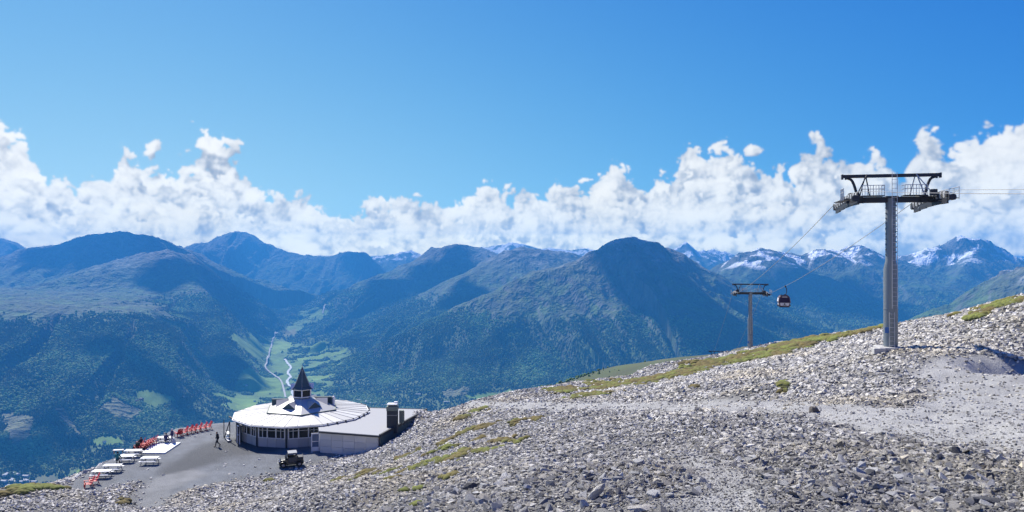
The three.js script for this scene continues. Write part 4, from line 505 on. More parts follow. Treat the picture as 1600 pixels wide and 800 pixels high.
// ---------------------------------------------------------------- the round restaurant with its annex
{
  const C = [-26.9, LEVEL, -95.2], b = thing('round_restaurant', 'round white roofed mountain restaurant with spire and flat roofed annex on the gravel terrace', 'restaurant', C);
  const white = mat(0.72, 0.72, 0.71, 0.45), roofM = [0.48, 0.42, 0.52].map((v) => mat(v, v * 0.985, v * 0.94, 0.5, 0.05)), grey = [0.42, 0.38, 0.45].map((v) => mat(v, v * 1.0, v * 0.98, 0.8)), trim = mat(0.03, 0.034, 0.04, 0.7), slate = mat(0.05, 0.085, 0.098, 0.85), glass = new THREE.MeshPhysicalMaterial({ color: new THREE.Color().setRGB(0.012, 0.016, 0.022), roughness: 0.12, specularIntensity: 0.5 }), seamM = mat(0.34, 0.34, 0.34, 0.5, 0.2), flat = mat(0.31, 0.315, 0.325, 0.8), conc = [0.60, 0.56, 0.63].map((v) => mat(v, v * 0.97, v * 0.9, 0.9)), copper = mat(0.16, 0.19, 0.16, 0.7);
  const D = Math.PI / 180, at = (deg, r, y) => V(Math.sin(deg * D) * r, y, Math.cos(deg * D) * r), H0 = 2.7, TH = 2, slope = (r) => H0 + (8.4 - r) * 0.108;
  const tri = (...v) => { const g = new THREE.BufferGeometry(); g.setAttribute('position', new THREE.Float32BufferAttribute(v.flatMap((p) => [p.x, p.y, p.z]), 3)); g.computeVertexNormals(); return g; };
  const slab = (a, c, d, e, t) => { const n = c.clone().sub(a).cross(e.clone().sub(a)).normalize().multiplyScalar(-t), q = [a, c, d, e].map((p) => p.clone().add(n)), f = (p, r, s, u) => [p, r, s, p, s, u]; return tri(...f(a, c, d, e), ...f(q[3], q[2], q[1], q[0]), ...f(c, a, q[0], q[1]), ...f(d, c, q[1], q[2]), ...f(e, d, q[2], q[3]), ...f(a, e, q[3], q[0])); };
  const wall = part('wall', [new THREE.CylinderGeometry(7.3, 7.3, 3.2, 12, 1, true).rotateY(TH * D).translate(0, 1.05, 0)], grey[0], b);
  for (let k = 0; k < 12; k++) {                                       // a facade bay: grey panels below, a window band above
    const a = TH + 30 * k, mid = a + 15; if (mid > 60 && mid < 130) continue;
    const q = new THREE.Group(); q.name = 'bay'; const A = at(a, 7.46, 0), B = at(a + 30, 7.46, 0), w = A.distanceTo(B), ry = Math.atan2(-(B.z - A.z), B.x - A.x), put = (g, inset = 0) => g.rotateY(ry).translate((A.x + B.x) / 2, 0, (A.z + B.z) / 2);
    const pane = w - 0.3; for (let i = 0; i < 3; i++) part('wall_panel', put(box(pane / 3 - 0.03, 1.02, 0.08, (i - 1) * pane / 3, 0.5, 0.0, 0.015)), grey[(i + k) % 3], wall);
    const win = part('window', put(join([box(pane, 0.09, 0.14, 0, 1.08, 0.03, 0.015), box(pane, 0.1, 0.14, 0, 2.3, 0.03, 0.015), ...[-0.5, -0.165, 0.165, 0.5].map((u) => box(0.14, 1.2, 0.14, u * (pane - 0.12), 1.7, 0.03, 0.015)), ...[-0.335, 0.335].map((u) => box(0.07, 1.2, 0.12, u * pane, 1.7, 0.03, 0.01)), box(pane, 0.06, 0.12, 0, 1.98, 0.035, 0.01)])), white, b);
    for (const [u, ww] of [[-0.418, 0.16], [-0.25, 0.16], [0, 0.3], [0.25, 0.16], [0.418, 0.16]]) for (const [y, h] of [[1.53, 0.82], [2.14, 0.24]]) part('pane', put(box(ww * pane - 0.03, h, 0.03, u * pane, y, 0.01)), glass, win);
    part('fascia', put(box(w, 0.3, 0.12, 0, 2.5, 0.02)), trim, b);
    part('corner_post', [bar(at(a, 7.56, -0.1), at(a, 7.56, 2.6), 0.085, 8)], trim, b);
  }
  // roof: three tray panels to each of the twelve sides, standing seams between them
  const roof = part('roof', [new THREE.CylinderGeometry(4.2, 8.25, (8.25 - 4.2) * 0.108, 12, 1, false).rotateY(TH * D).translate(0, (slope(8.25) + slope(4.2)) / 2 - 0.09, 0), ...Array.from({ length: 12 }, (_, k) => beam(at(TH + 30 * k, 8.36, 2.6), at(TH + 30 * k + 30, 8.36, 2.6), 0.16, 0.18))], trim, b);
  for (let k = 0; k < 12; k++) for (let i = 0; i < 3; i++) {
    const e = (u, r) => at(TH + 30 * k, r, slope(r)).lerp(at(TH + 30 * k + 30, r, slope(r)), u), u0 = i / 3, u1 = (i + 1) / 3;
    part('roof_panel', slab(e(u0, 8.45), e(u1, 8.45), e(u1, 3.9), e(u0, 3.9), -0.05), roofM[(k * 3 + i * 2) % 3], roof);
    part('roof_seam', [beam(e(u0, 8.45).add(V(0, 0.065, 0)), e(u0, 4.2).add(V(0, 0.065, 0)), i ? 0.045 : 0.07, 0.05)], seamM, roof);
  }
  const gut = []; for (let k = 0; k < 12; k++) gut.push(beam(at(TH + 30 * k, 8.55, 2.62), at(TH + 30 * k + 30, 8.55, 2.62), 0.12, 0.12)); const gutter = part('gutter', gut, white, b);
  for (let d = 36; d < 130; d += 8.5) part('gutter_bracket', [box(0.16, 0.28, 0.16).translate(...at(d, 8.42, 2.66).toArray())], trim, gutter);
  // the six sided crown with gablets, lantern and spire
  const HX = 14, hex = (r0, r1, y0, y1) => Array.from({ length: 6 }, (_, k) => [at(HX + 60 * k, r0, y0), at(HX + 60 * k + 60, r0, y0), at(HX + 60 * k + 60, r1, y1), at(HX + 60 * k, r1, y1)]);
  const crown = part('crown_roof', hex(4.5, 4.5, 2.86, 3.22).map((f) => slab(...f, -0.06)), trim, b);
  hex(4.72, 1.15, 3.22, 4.5).forEach((f, k) => part('roof_panel', slab(...f, -0.05), roofM[k % 3], crown));
  const copp = []; for (let k = 0; k < 6; k++) copp.push(beam(at(HX + 60 * k, 4.74, 3.2), at(HX + 60 * k + 60, 4.74, 3.2), 0.14, 0.24)); part('crown_edge', copp, copper, crown);
  for (let k = 0; k < 6; k++) {                                        // triangular gablets
    const m = HX + 60 * k + 30, f = 3.15, bk = 1.6, l = at(m - 21, f * 1.07, 3.5), r = at(m + 21, f * 1.07, 3.5), p = at(m, f, 4.4), q = at(m, bk, 4.45), lb = at(m - 21, f * 0.75, 3.75), rb = at(m + 21, f * 0.75, 3.75);
    const dm = part('dormer', [tri(l, r, p)], slate, crown); part('dormer_roof', [slab(l, p, q, lb, 0.05), slab(p, r, rb, q, 0.05)], roofM[1], dm);
  }
  part('roof_upstand', [box(1.9, 0.95, 0.6, -3.15, 3.7, -0.9, 0.02), box(2.0, 0.06, 0.7, -3.15, 4.2, -0.9)], slate, b); part('roof_upstand', [box(2.3, 0.95, 0.6, 2.3, 3.85, -1.6, 0.02), box(2.4, 0.06, 0.7, 2.3, 4.36, -1.6)], slate, b);
  part('vent_pipe', [bar(V(3.75, 3.0, -1.2), V(3.75, 4.3, -1.2), 0.16, 10), new THREE.SphereGeometry(0.2, 10, 8).translate(3.75, 4.35, -1.2)], white, b);
  part('lantern_base', [...hex(1.5, 1.12, 3.7, 4.3), ...hex(1.12, 1.12, 4.3, 4.72)].map((f) => slab(...f, -0.04)), slate, b);
  const lan = part('lantern', [...[4.74, 5.66].flatMap((y) => Array.from({ length: 6 }, (_, k) => beam(at(HX + 60 * k, 1.2, y), at(HX + 60 * k + 60, 1.2, y), 0.12, 0.12))), ...Array.from({ length: 6 }, (_, k) => bar(at(HX + 60 * k, 1.2, 4.7), at(HX + 60 * k, 1.2, 5.7), 0.08, 8))], white, b);
  hex(1.12, 1.12, 4.8, 5.6).forEach((f) => part('lantern_pane', slab(...f, -0.03), glass, lan));
  const SP = [[1.46, 5.72], [1.12, 6.05], [0.86, 6.5], [0.62, 7.05], [0.38, 7.65], [0.16, 8.15], [0.02, 8.5]], sp = []; for (let i = 1; i < SP.length; i++) sp.push(...hex(SP[i - 1][0], SP[i][0], SP[i - 1][1], SP[i][1]).map(([a, c, d, e]) => tri(a, c, d, a, d, e)));
  const spire = part('spire', sp, slate, b); part('spire_ridge', [...Array.from({ length: 6 }, (_, k) => SP.slice(1).map((s, i) => bar(at(HX + 60 * k, SP[i][0] + 0.01, SP[i][1]), at(HX + 60 * k, s[0] + 0.01, s[1]), 0.025, 5))).flat(), bar(V(0, 8.4, 0), V(0, 8.75, 0), 0.025, 6)], seamM, spire);
  for (const k of [1, 2, 4, 5]) { const m = HX + 60 * k - 30 + (k < 3 ? 30 : -30) + 30, l = at(m - 22, 1.5, 5.7), r = at(m + 22, 1.5, 5.7), p = at(m, 1.44, 6.35), q = at(m, 0.8, 6.4); part('gablet', [slab(l, p, q, at(m - 22, 1.1, 5.9), 0.04), slab(p, r, at(m + 22, 1.1, 5.9), q, 0.04), tri(l, r, p)], white, spire); }
  // annex
  const A = [4.7, 9.3], B = [11.8, 11.4], Cc = [15.4, -2.4], Dd = [7.4, -3.4], E = [2.0, 0.5], sh = new THREE.Shape([A, B, Cc, Dd, E].map(([x, z]) => new THREE.Vector2(x, -z)));
  const ann = part('annex', new THREE.ExtrudeGeometry(sh, { depth: 4.1, bevelEnabled: false }).rotateX(-Math.PI / 2).translate(0, -1.75, 0), conc[0], b);
  part('flat_roof', new THREE.ExtrudeGeometry(new THREE.Shape([[4.6, 9.45], [11.95, 11.62], [15.6, -2.5], [7.4, -3.6], [2.0, 0.5]].map(([x, z]) => new THREE.Vector2(x, -z))), { depth: 0.12, bevelEnabled: false }).rotateX(-Math.PI / 2).translate(0, 2.38, 0), flat, b);
  const NB = 5; for (let i = 0; i < NB; i++) { const u = (i + 0.5) / NB, L = Math.hypot(B[0] - A[0], B[1] - A[1]), ry = -Math.atan2(B[1] - A[1], B[0] - A[0]); for (let j = 0; j < 3; j++) part('wall_board', box(L / NB - 0.02, 0.78, 0.07, 0, 0.32 + j * 0.8, 0.03, 0.01).rotateY(ry).translate(lerp(A[0], B[0], u), 0, lerp(A[1], B[1], u)), conc[(i * 2 + j) % 3], ann); }
  part('parapet', [beam(V(12.0, 2.44, 11.6), V(15.65, 2.44, -2.6), 0.22, 0.34), beam(V(15.65, 2.44, -2.6), V(7.4, 2.44, -3.65), 0.16, 0.2), beam(V(4.6, 2.36, 9.5), V(12.0, 2.36, 11.66), 0.1, 0.16)], trim, b);
  part('side_wall', [beam(V(12.05, 0.6, 11.3), V(15.6, 0.6, -2.4), 0.12, 3.4)], slate, ann);
  const ch = part('chimney', [box(1.2, 2.7, 1.1, 12.75, 3.2, 7.3, 0.03)], trim, b); part('chimney_cap', [box(1.3, 0.5, 1.2, 12.75, 4.72, 7.3, 0.05), box(0.9, 0.2, 0.8, 12.75, 5.05, 7.3, 0.04)], copper, ch); part('chimney_lid', [box(1.2, 0.08, 1.05, 12.75, 5.2, 7.3, 0.02), box(0.4, 0.16, 0.4, 13.1, 5.32, 7.0, 0.02)], white, ch); part('chimney_strap', [box(1.23, 0.05, 1.13, 12.75, 3.95, 7.3)], seamM, ch);
  part('roof_locker', [box(0.5, 1.5, 0.5, 13.75, 3.6, 6.9, 0.03)], copper, b); part('vent_pipe', [bar(V(14.0, 2.5, 6.6), V(14.0, 4.2, 6.6), 0.06, 8)], trim, b);
  // door leaf standing open, lamp post, porch on the left
  const dr = part('door', [...[-0.42, 0.42].map((x) => box(0.12, 2.1, 0.08, x, 1.1, 0, 0.01)), box(0.95, 0.14, 0.08, 0, 2.1, 0, 0.01), box(0.95, 0.5, 0.08, 0, 0.32, 0, 0.01), box(0.95, 0.08, 0.08, 0, 1.2, 0, 0.01)], white, b); part('door_pane', [box(0.74, 1.5, 0.03, 0, 1.3, 0)], mat(0.05, 0.1, 0.2, 0.1), dr); dr.position.set(4.1, 0, 9.1); dr.rotation.y = 0.25;
  const porch = part('porch', [beam(at(-38, 8.6, 2.45), at(-80, 8.9, 2.45), 0.12, 0.16), bar(at(-40, 8.9, 0), at(-40, 8.7, 2.5), 0.05), bar(at(-60, 8.8, 0), at(-60, 8.8, 2.5), 0.06), bar(at(-74, 9.4, 0), at(-74, 9.4, 2.3), 0.05), bar(at(-70, 9.3, 0.2), at(-62, 8.8, 2.3), 0.06), box(0.5, 2.5, 0.5).translate(...at(-55, 7.9, 1.25).toArray())], trim, b);
  for (const [d, y] of [[-66, 0.42], [-70, 0.75], [-62, 0.2]]) part('bench_seat', [box(1.5, 0.07, 0.4, 0, y, 0, 0.015).rotateY(-60 * D).translate(...at(d, 8.9, 0).toArray())], white, porch);
  part('porch_frame', [...[-50, -45].map((d) => box(0.1, 2.2, 0.1).translate(...at(d, 8.3, 1.15).toArray())), beam(at(-50, 8.3, 2.2), at(-45, 8.3, 2.2), 0.1, 0.1), beam(at(-50, 8.3, 1.1), at(-45, 8.3, 1.1), 0.08, 0.08)], white, porch);
}
// ---------------------------------------------------------------- people
function blob(bones, centre, half, res, k) {                         // bones: [a, b, ra, rb]; one smooth surface round all of them
  const mc = new MarchingCubes(res, new THREE.MeshStandardMaterial(), false, false, 60000), n = res, h = n / 2, cell = half / h, F0 = new Float32Array(n * n * n);
  for (const [a, b, ra, rb] of bones) {
    const R = Math.max(ra, rb) + 5 / k, lo = a.clone().min(b).subScalar(R), hi = a.clone().max(b).addScalar(R), ix = (v, c) => Math.round((v - c) / cell + h);
    const d = b.clone().sub(a), L2 = d.lengthSq() || 1e-9;
    for (let z = Math.max(0, ix(lo.z, centre.z)); z <= Math.min(n - 1, ix(hi.z, centre.z)); z++) for (let y = Math.max(0, ix(lo.y, centre.y)); y <= Math.min(n - 1, ix(hi.y, centre.y)); y++) for (let x = Math.max(0, ix(lo.x, centre.x)); x <= Math.min(n - 1, ix(hi.x, centre.x)); x++) {
      const px = (x - h) * cell + centre.x - a.x, py = (y - h) * cell + centre.y - a.y, pz = (z - h) * cell + centre.z - a.z, t = clamp((px * d.x + py * d.y + pz * d.z) / L2, 0, 1);
      F0[x + y * n + z * n * n] += Math.exp(-k * (Math.hypot(px - d.x * t, py - d.y * t, pz - d.z * t) - (ra + (rb - ra) * t)));
    }
  }
  mc.isolation = 0; for (let i = 0; i < F0.length; i++) mc.field[i] = F0[i] > 1e-9 ? Math.log(F0[i]) / k : -0.3; mc.update();
  const g = new THREE.BufferGeometry(), p = mc.positionArray.slice(0, mc.count * 3); for (let i = 0; i < p.length; i += 3) { p[i] = p[i] * half + centre.x; p[i + 1] = p[i + 1] * half + centre.y; p[i + 2] = p[i + 2] * half + centre.z; }
  g.setAttribute('position', new THREE.BufferAttribute(p, 3)); g.setAttribute('normal', new THREE.BufferAttribute(mc.normalArray.slice(0, mc.count * 3), 3));
  const w = mergeVertices(g.deleteAttribute('normal'), 1e-5); w.computeVertexNormals(); return w.toNonIndexed();
}
const HEAD = blob([[V(0, 0.03, -0.02), V(0, 0.035, 0.015), 0.088, 0.084], [V(0, -0.03, 0.02), V(0, -0.075, 0.055), 0.062, 0.035], [V(0, 0.0, 0.092), V(0, -0.025, 0.112), 0.009, 0.015], [V(-0.03, 0.022, 0.086), V(0.03, 0.022, 0.086), 0.012, 0.012], [V(-0.02, -0.055, 0.092), V(0.02, -0.055, 0.092), 0.007, 0.007], [V(0.083, 0.01, -0.01), V(0.09, -0.025, -0.005), 0.014, 0.01], [V(-0.083, 0.01, -0.01), V(-0.09, -0.025, -0.005), 0.014, 0.01], [V(0, -0.06, -0.03), V(0, -0.15, -0.035), 0.052, 0.056]], V(0, -0.02, 0.01), 0.17, 70, 160);
const HAND = (() => { const b = [[V(0, 0.01, 0), V(0, -0.04, 0), 0.024, 0.03], [V(-0.02, -0.03, 0), V(-0.026, -0.085, 0.004), 0.014, 0.014], [V(0.02, -0.03, 0), V(0.026, -0.08, 0.004), 0.014, 0.014], [V(0, -0.03, 0), V(0, -0.085, 0.004), 0.015, 0.015], [V(-0.02, -0.02, 0.012), V(-0.046, -0.055, 0.026), 0.014, 0.011], [V(-0.046, -0.055, 0.026), V(-0.046, -0.085, 0.034), 0.0105, 0.009]]; [[-0.029, 0.07], [-0.010, 0.078], [0.010, 0.074], [0.029, 0.058]].forEach(([x, l], i) => { const a = V(x, -0.085, 0.004), c = V(x * 1.12, -0.085 - l * 0.5, 0.014), d = V(x * 1.15, -0.085 - l * 0.85, 0.034); b.push([a, c, 0.0095, 0.0088], [c, d, 0.0088, 0.0075]); }); return blob(b, V(0, -0.07, 0.01), 0.11, 64, 420); })();
const POSES = {
  walk: { c: [0, 0.98, 0], t: [0, 1.38, 0.03], n: [0, 1.5, 0.04], h: [0, 1.64, 0.09], s: 0.185, e: [[0.26, 1.13, -0.12], [-0.26, 1.13, 0.06]], w: [[0.27, 0.9, -0.02], [-0.25, 0.94, 0.24]], k: [[0.09, 0.53, 0.17], [-0.09, 0.5, 0.0]], a: [[0.09, 0.09, 0.24], [-0.09, 0.14, -0.3]], f: [[0.09, 0.035, 0.4], [-0.09, 0.035, -0.18]] },
  stand: { c: [0, 0.98, 0], t: [0, 1.38, 0], n: [0, 1.5, 0.0], h: [0, 1.65, 0.03], s: 0.185, e: [[0.26, 1.13, 0.0], [-0.26, 1.13, 0.02]], w: [[0.22, 0.95, 0.2], [-0.22, 0.95, 0.22]], k: [[0.1, 0.52, 0.02], [-0.1, 0.52, 0.03]], a: [[0.11, 0.09, -0.02], [-0.11, 0.09, 0]], f: [[0.13, 0.035, 0.16], [-0.13, 0.035, 0.17]] },
  sit: { c: [0, 0.56, 0], t: [0, 0.97, 0.08], n: [0, 1.09, 0.1], h: [0, 1.23, 0.14], s: 0.185, e: [[0.26, 0.78, 0.2], [-0.26, 0.78, 0.2]], w: [[0.16, 0.8, 0.42], [-0.16, 0.8, 0.42]], k: [[0.12, 0.53, 0.42], [-0.12, 0.53, 0.42]], a: [[0.13, 0.09, 0.4], [-0.13, 0.09, 0.4]], f: [[0.14, 0.035, 0.57], [-0.14, 0.035, 0.57]] },
  lean: { c: [0, 0.46, -0.05], t: [0, 0.84, -0.24], n: [0, 0.96, -0.26], h: [0, 1.11, -0.24], s: 0.185, e: [[0.29, 0.66, -0.1], [-0.29, 0.66, -0.1]], w: [[0.27, 0.66, 0.14], [-0.27, 0.66, 0.14]], k: [[0.12, 0.5, 0.38], [-0.12, 0.5, 0.38]], a: [[0.13, 0.09, 0.52], [-0.13, 0.09, 0.52]], f: [[0.14, 0.05, 0.68], [-0.14, 0.05, 0.68]] },
};
function person(pose, label, pos, yaw, top, legs, hair) {
  const q = POSES[pose], v = (a) => V(...a), t = thing('person', label, 'person', pos, yaw), skin = mat(0.5, 0.3, 0.22, 0.6), c = v(q.c), ch = v(q.t), n = v(q.n), bones = [], up = [], lo = [], H = ch.y + 0.06;
  bones.push([c, ch, 0.13, 0.145], [ch, n, 0.1, 0.052], [n, v(q.h), 0.05, 0.055]); up.push([c, ch, 0.155, 0.168], [ch, n, 0.12, 0.07]); lo.push([c.clone().add(V(0, 0.04, 0)), c.clone().add(V(0, -0.04, 0)), 0.15, 0.15]);
  const extra = [HEAD.clone().translate(...q.h)];
  [1, -1].forEach((s, i) => { const sh = V(s * q.s, H, ch.z), e = v(q.e[i]), w = v(q.w[i]), hp = V(s * 0.095, c.y - 0.04, c.z), k = v(q.k[i]), a = v(q.a[i]), f = v(q.f[i]);
    bones.push([ch, sh, 0.09, 0.06], [sh, e, 0.052, 0.04], [e, w, 0.04, 0.027], [hp, k, 0.085, 0.056], [k, a, 0.055, 0.037], [a, f, 0.038, 0.03]);
    up.push([ch, sh, 0.11, 0.08], [sh, e, 0.07, 0.056], [e, w.clone().lerp(e, 0.08), 0.056, 0.042]); lo.push([hp, k, 0.1, 0.07], [k, a.clone().add(V(0, 0.03, 0)), 0.07, 0.055]);
    const d = w.clone().sub(e).normalize(), hg = HAND.clone(); if (s > 0) hg.scale(1, 1, 1); hg.applyQuaternion(new THREE.Quaternion().setFromUnitVectors(V(0, -1, 0), d)); extra.push(hg.translate(w.x, w.y, w.z)); });
  const ctr = V(0, 0.85, 0.05), body = part('body', [blob(bones, ctr, 0.95, 100, 60), ...extra], skin, t);
  part('jacket', blob(up, ctr, 0.95, 100, 70), top, body); part('trousers', blob(lo, ctr, 0.95, 100, 70), legs, body);
  part('shoes', [0, 1].flatMap((i) => [bar(v(q.a[i]).add(V(0, -0.03, 0)), v(q.f[i]), 0.055, 8, 0.045), new THREE.SphereGeometry(0.056, 8, 6).translate(q.f[i][0], q.f[i][1], q.f[i][2])]), mat(0.03, 0.03, 0.03, 0.8), body);
  part('hair', new THREE.SphereGeometry(0.105, 14, 10, 0, 6.3, 0, 1.75).rotateX(-0.45).translate(q.h[0], q.h[1] + 0.035, q.h[2] - 0.012), hair, body); return t;
}
// ---------------------------------------------------------------- the terrace
const lv = (px, py, dy = 0) => { const [x, z] = onLevel(px, py); return [x, LEVEL + 0.02 + dy, z]; };
{
  const white = mat(0.78, 0.78, 0.76, 0.6), red = mat(0.52, 0.02, 0.025, 0.5), dark = mat(0.05, 0.05, 0.055, 0.7), grey = mat(0.25, 0.25, 0.25, 0.6);
  const t = thing('picnic_table', 'white picnic table nearest the corner of the white platform', 'picnic table', lv(208, 713), 0.08, 'white picnic tables on the terrace');
  t.scale.setScalar(0.9);
  const top = part('table_top', [box(1.95, 0.05, 0.1, 0, 0.71, 0)], white, t); for (let i = 0; i < 5; i++) part('plank', box(2.0, 0.045, 0.17, 0, 0.76, -0.36 + i * 0.18, 0.01), white, top);
  for (const s of [-1, 1]) { const st = part('bench_seat', box(2.0, 0.045, 0.14, 0, 0.45, s * 0.78, 0.01), white, t); part('plank', box(2.0, 0.045, 0.14, 0, 0.45, s * 0.63, 0.01), white, st); }
  for (const s of [-1, 1]) for (const z of [-1, 1]) part('leg', beam(V(s * 0.75, 0, z * 0.75), V(s * 0.75, 0.73, z * 0.3), 0.05, 0.1), grey, t);
  for (const s of [-1, 1]) part('crossbar', box(0.05, 0.1, 1.7, s * 0.72, 0.4, 0), grey, t);
  for (const [px, py, r, l] of [[196, 722, 0.05, 'white picnic table where the person in teal sits'], [234, 725, 0.04, 'white picnic table in front of the white platform, apart from the edge'], [176, 737, 0.06, 'white picnic table between the teal person and the lowest table'], [159, 746, 0.07, 'lowest white picnic table beside the pair of red chairs'], [257, 692, 0.05, 'white picnic table behind the platform with people in dark jackets']]) copy(t, lv(px, py), r, l, 'white picnic tables on the terrace');
  const small = thing('bench', 'small white bench at the stony rim behind the picnic tables', 'bench', lv(185, 709), 0.2); part('seat', box(1.1, 0.06, 0.4, 0, 0.42, 0, 0.01), white, small); for (const s of [-1, 1]) part('leg', box(0.08, 0.4, 0.34, s * 0.45, 0.2, 0), grey, small);
  const ch = thing('deck_chair', 'red deck chair, leftmost of the row at the far rim', 'deck chair', lv(279, 682), -2.3, 'red deck chairs on the terrace');
  part('seat', [0, 1, 2, 3, 4].map((i) => box(0.62, 0.03, 0.11, 0, 0.36 - i * 0.018 + 0.04, 0.26 - i * 0.13, 0.008)), red, ch);
  part('backrest', [0, 1, 2, 3, 4].map((i) => beam(V((i - 2) * 0.125, 0.28, -0.26), V((i - 2) * 0.14, 1.08 - Math.abs(i - 2) * 0.03, -0.62), 0.11, 0.03)).concat([beam(V(-0.33, 0.7, -0.47), V(0.33, 0.7, -0.47), 0.06, 0.03)]), red, ch);
  for (const s of [-1, 1]) { part('armrest', [box(0.12, 0.03, 0.8, s * 0.38, 0.6, -0.08, 0.01)], red, ch); part('leg', beam(V(s * 0.36, 0, 0.28), V(s * 0.36, 0.6, 0.24), 0.08, 0.05), red, ch); part('leg', beam(V(s * 0.36, 0, -0.55), V(s * 0.36, 0.6, -0.32), 0.08, 0.05), red, ch); }
  const ord = ['second', 'third', 'fourth', 'fifth', 'sixth', 'seventh'];
  [[286, 680], [294, 678], [300.5, 676.5], [308, 674.5], [316, 673], [323.5, 671.5]].forEach(([x, y], i) => copy(ch, lv(x, y), -2.3 + 0.1 * Math.sin(i * 5), `red deck chair, ${ord[i]} from the left in the row at the far rim`, 'red deck chairs on the terrace'));
  [[221, 703], [224.5, 701.2], [228, 699.4], [231.3, 697.7], [234.5, 696.1], [238, 694.4]].forEach(([x, y], i) => copy(ch, lv(x, y), -2.0 + 0.1 * Math.sin(i * 3 + 1), `red deck chair beside the left edge of the white platform, ${i ? ord[i - 1] : 'first'} from its near corner`, 'red deck chairs on the terrace'));
  copy(ch, lv(137, 762), -2.2, 'red deck chair at the near end of the terrace, the lower of two', 'red deck chairs on the terrace'); copy(ch, lv(145, 757), -2.2, 'red deck chair close to the lowest picnic table, the upper of two', 'red deck chairs on the terrace');
  copy(ch, lv(214, 704.5), -2.0, 'red deck chair on which the person in dark green leans back', 'red deck chairs on the terrace'); copy(ch, lv(218, 699), -2.0, 'red deck chair on which the person in black leans back', 'red deck chairs on the terrace');
  const pf = thing('wooden_platform', 'low white platform lying flat on the gravel terrace', 'platform', [0, 0, 0]); { const Q = [[222, 709.4], [258, 709.4], [282.5, 693], [240.8, 693]].map(([a, b]) => onLevel(a, b)), w = 6; const e = (u, v) => [lerp(lerp(Q[0][0], Q[1][0], u), lerp(Q[3][0], Q[2][0], u), v), lerp(lerp(Q[0][1], Q[1][1], u), lerp(Q[3][1], Q[2][1], u), v)];
    for (let i = 0; i < w; i++) { const s = new THREE.Shape([[i / w + 0.002, 0], [(i + 1) / w - 0.002, 0], [(i + 1) / w - 0.002, 1], [i / w + 0.002, 1]].map(([u, v]) => { const [x, z] = e(u, v); return new THREE.Vector2(x, -z); })); part('board', new THREE.ExtrudeGeometry(s, { depth: 0.16, bevelEnabled: false }).rotateX(-Math.PI / 2).translate(0, LEVEL, 0), i % 2 ? white : mat(0.74, 0.735, 0.7, 0.65), pf); } }
  // people
  const navy = mat(0.03, 0.03, 0.10, 0.8), blk = mat(0.018, 0.018, 0.022, 0.85), green = mat(0.025, 0.045, 0.03, 0.85), teal = mat(0.03, 0.20, 0.19, 0.8), hairD = mat(0.03, 0.02, 0.015, 0.8), capW = mat(0.7, 0.7, 0.72, 0.8), cream = mat(0.55, 0.53, 0.5, 0.8);
  person('walk', 'person in black walking alone across the gravel terrace', lv(340, 698), -1.1, blk, blk, hairD);
  person('sit', 'person in a navy jacket sitting at the table behind the platform', (() => { const p = lv(262, 692.5); return [p[0], p[1] - 0.05, p[2] + 0.5]; })(), Math.PI + 0.1, navy, blk, hairD);
  person('stand', 'person in a dark jacket and white cap standing beside the far table', lv(269, 693), -0.6, navy, cream, capW);
  person('lean', 'person in dark green leaning back in a chair near the platform', (() => { const p = lv(214, 704.5); return p; })(), -2.0, green, blk, hairD);
  person('lean', 'person in black leaning back in a red chair behind the dark green one', lv(218, 699), -2.0, blk, blk, hairD);
  person('sit', 'person in a teal jacket sitting at a white picnic table', (() => { const p = lv(187, 724.5); return [p[0] - 0.2, p[1] - 0.05, p[2] + 0.1]; })(), Math.PI + 0.3, teal, blk, hairD);
  const bag = thing('backpack', 'pale backpack on the ground beside the standing person', 'backpack', lv(272, 694)); part('sack', [new RoundedBoxGeometry(0.42, 0.6, 0.3, 3, 0.12).translate(0, 0.3, 0), new RoundedBoxGeometry(0.3, 0.26, 0.14, 2, 0.06).translate(0, 0.22, 0.2)], cream, bag); part('strap', [bar(V(-0.12, 0.1, -0.17), V(-0.12, 0.55, -0.17), 0.025, 6), bar(V(0.12, 0.1, -0.17), V(0.12, 0.55, -0.17), 0.025, 6)], dark, bag);
  // small off-road buggy by the scree
  const u = thing('off_road_buggy', 'small black off-road buggy with a pale roof parked beside the stones', 'buggy', lv(455, 728), 0.35), body = mat(0.014, 0.014, 0.016, 0.35), tyre = mat(0.015, 0.015, 0.015, 0.9); u.scale.set(0.9, 0.8, 0.9);
  const prof = [[-1.35, 0.35], [-1.4, 0.7], [-1.15, 0.95], [-0.55, 1.05], [-0.35, 0.62], [0.5, 0.62], [0.6, 1.02], [1.3, 1.02], [1.38, 0.5], [1.2, 0.35]], bg = new THREE.ExtrudeGeometry(new THREE.Shape(prof.map(([x, y]) => new THREE.Vector2(x, y))), { depth: 1.16, bevelEnabled: true, bevelSize: 0.06, bevelThickness: 0.08, bevelSegments: 2 }).translate(0, 0, -0.58); part('body', bg, body, u);
  const cage = []; for (const z of [-0.62, 0.62]) cage.push(bar(V(-0.75, 1.02, z), V(-0.3, 1.82, z), 0.03, 8), bar(V(-0.3, 1.82, z), V(0.55, 1.82, z), 0.03, 8), bar(V(0.55, 1.82, z), V(0.72, 1.0, z), 0.03, 8), bar(V(0.55, 1.5, z), V(0.9, 1.0, z), 0.025, 8)); part('roll_cage', cage, dark, u);
  part('roof', new RoundedBoxGeometry(1.05, 0.07, 1.4, 2, 0.03).translate(0.12, 1.87, 0), mat(0.3, 0.3, 0.3, 0.4), u); part('side_net', [-0.64, 0.64].map((z) => box(0.95, 0.62, 0.03, 0.1, 0.98, z, 0.008)), dark, u); part('rear_panel', beam(V(0.62, 1.05, 0), V(0.56, 1.78, 0), 1.2, 0.03), dark, u); part('windscreen', beam(V(-0.72, 1.08, 0), V(-0.32, 1.78, 0), 1.2, 0.02), mat(0.03, 0.035, 0.04, 0.05), u);
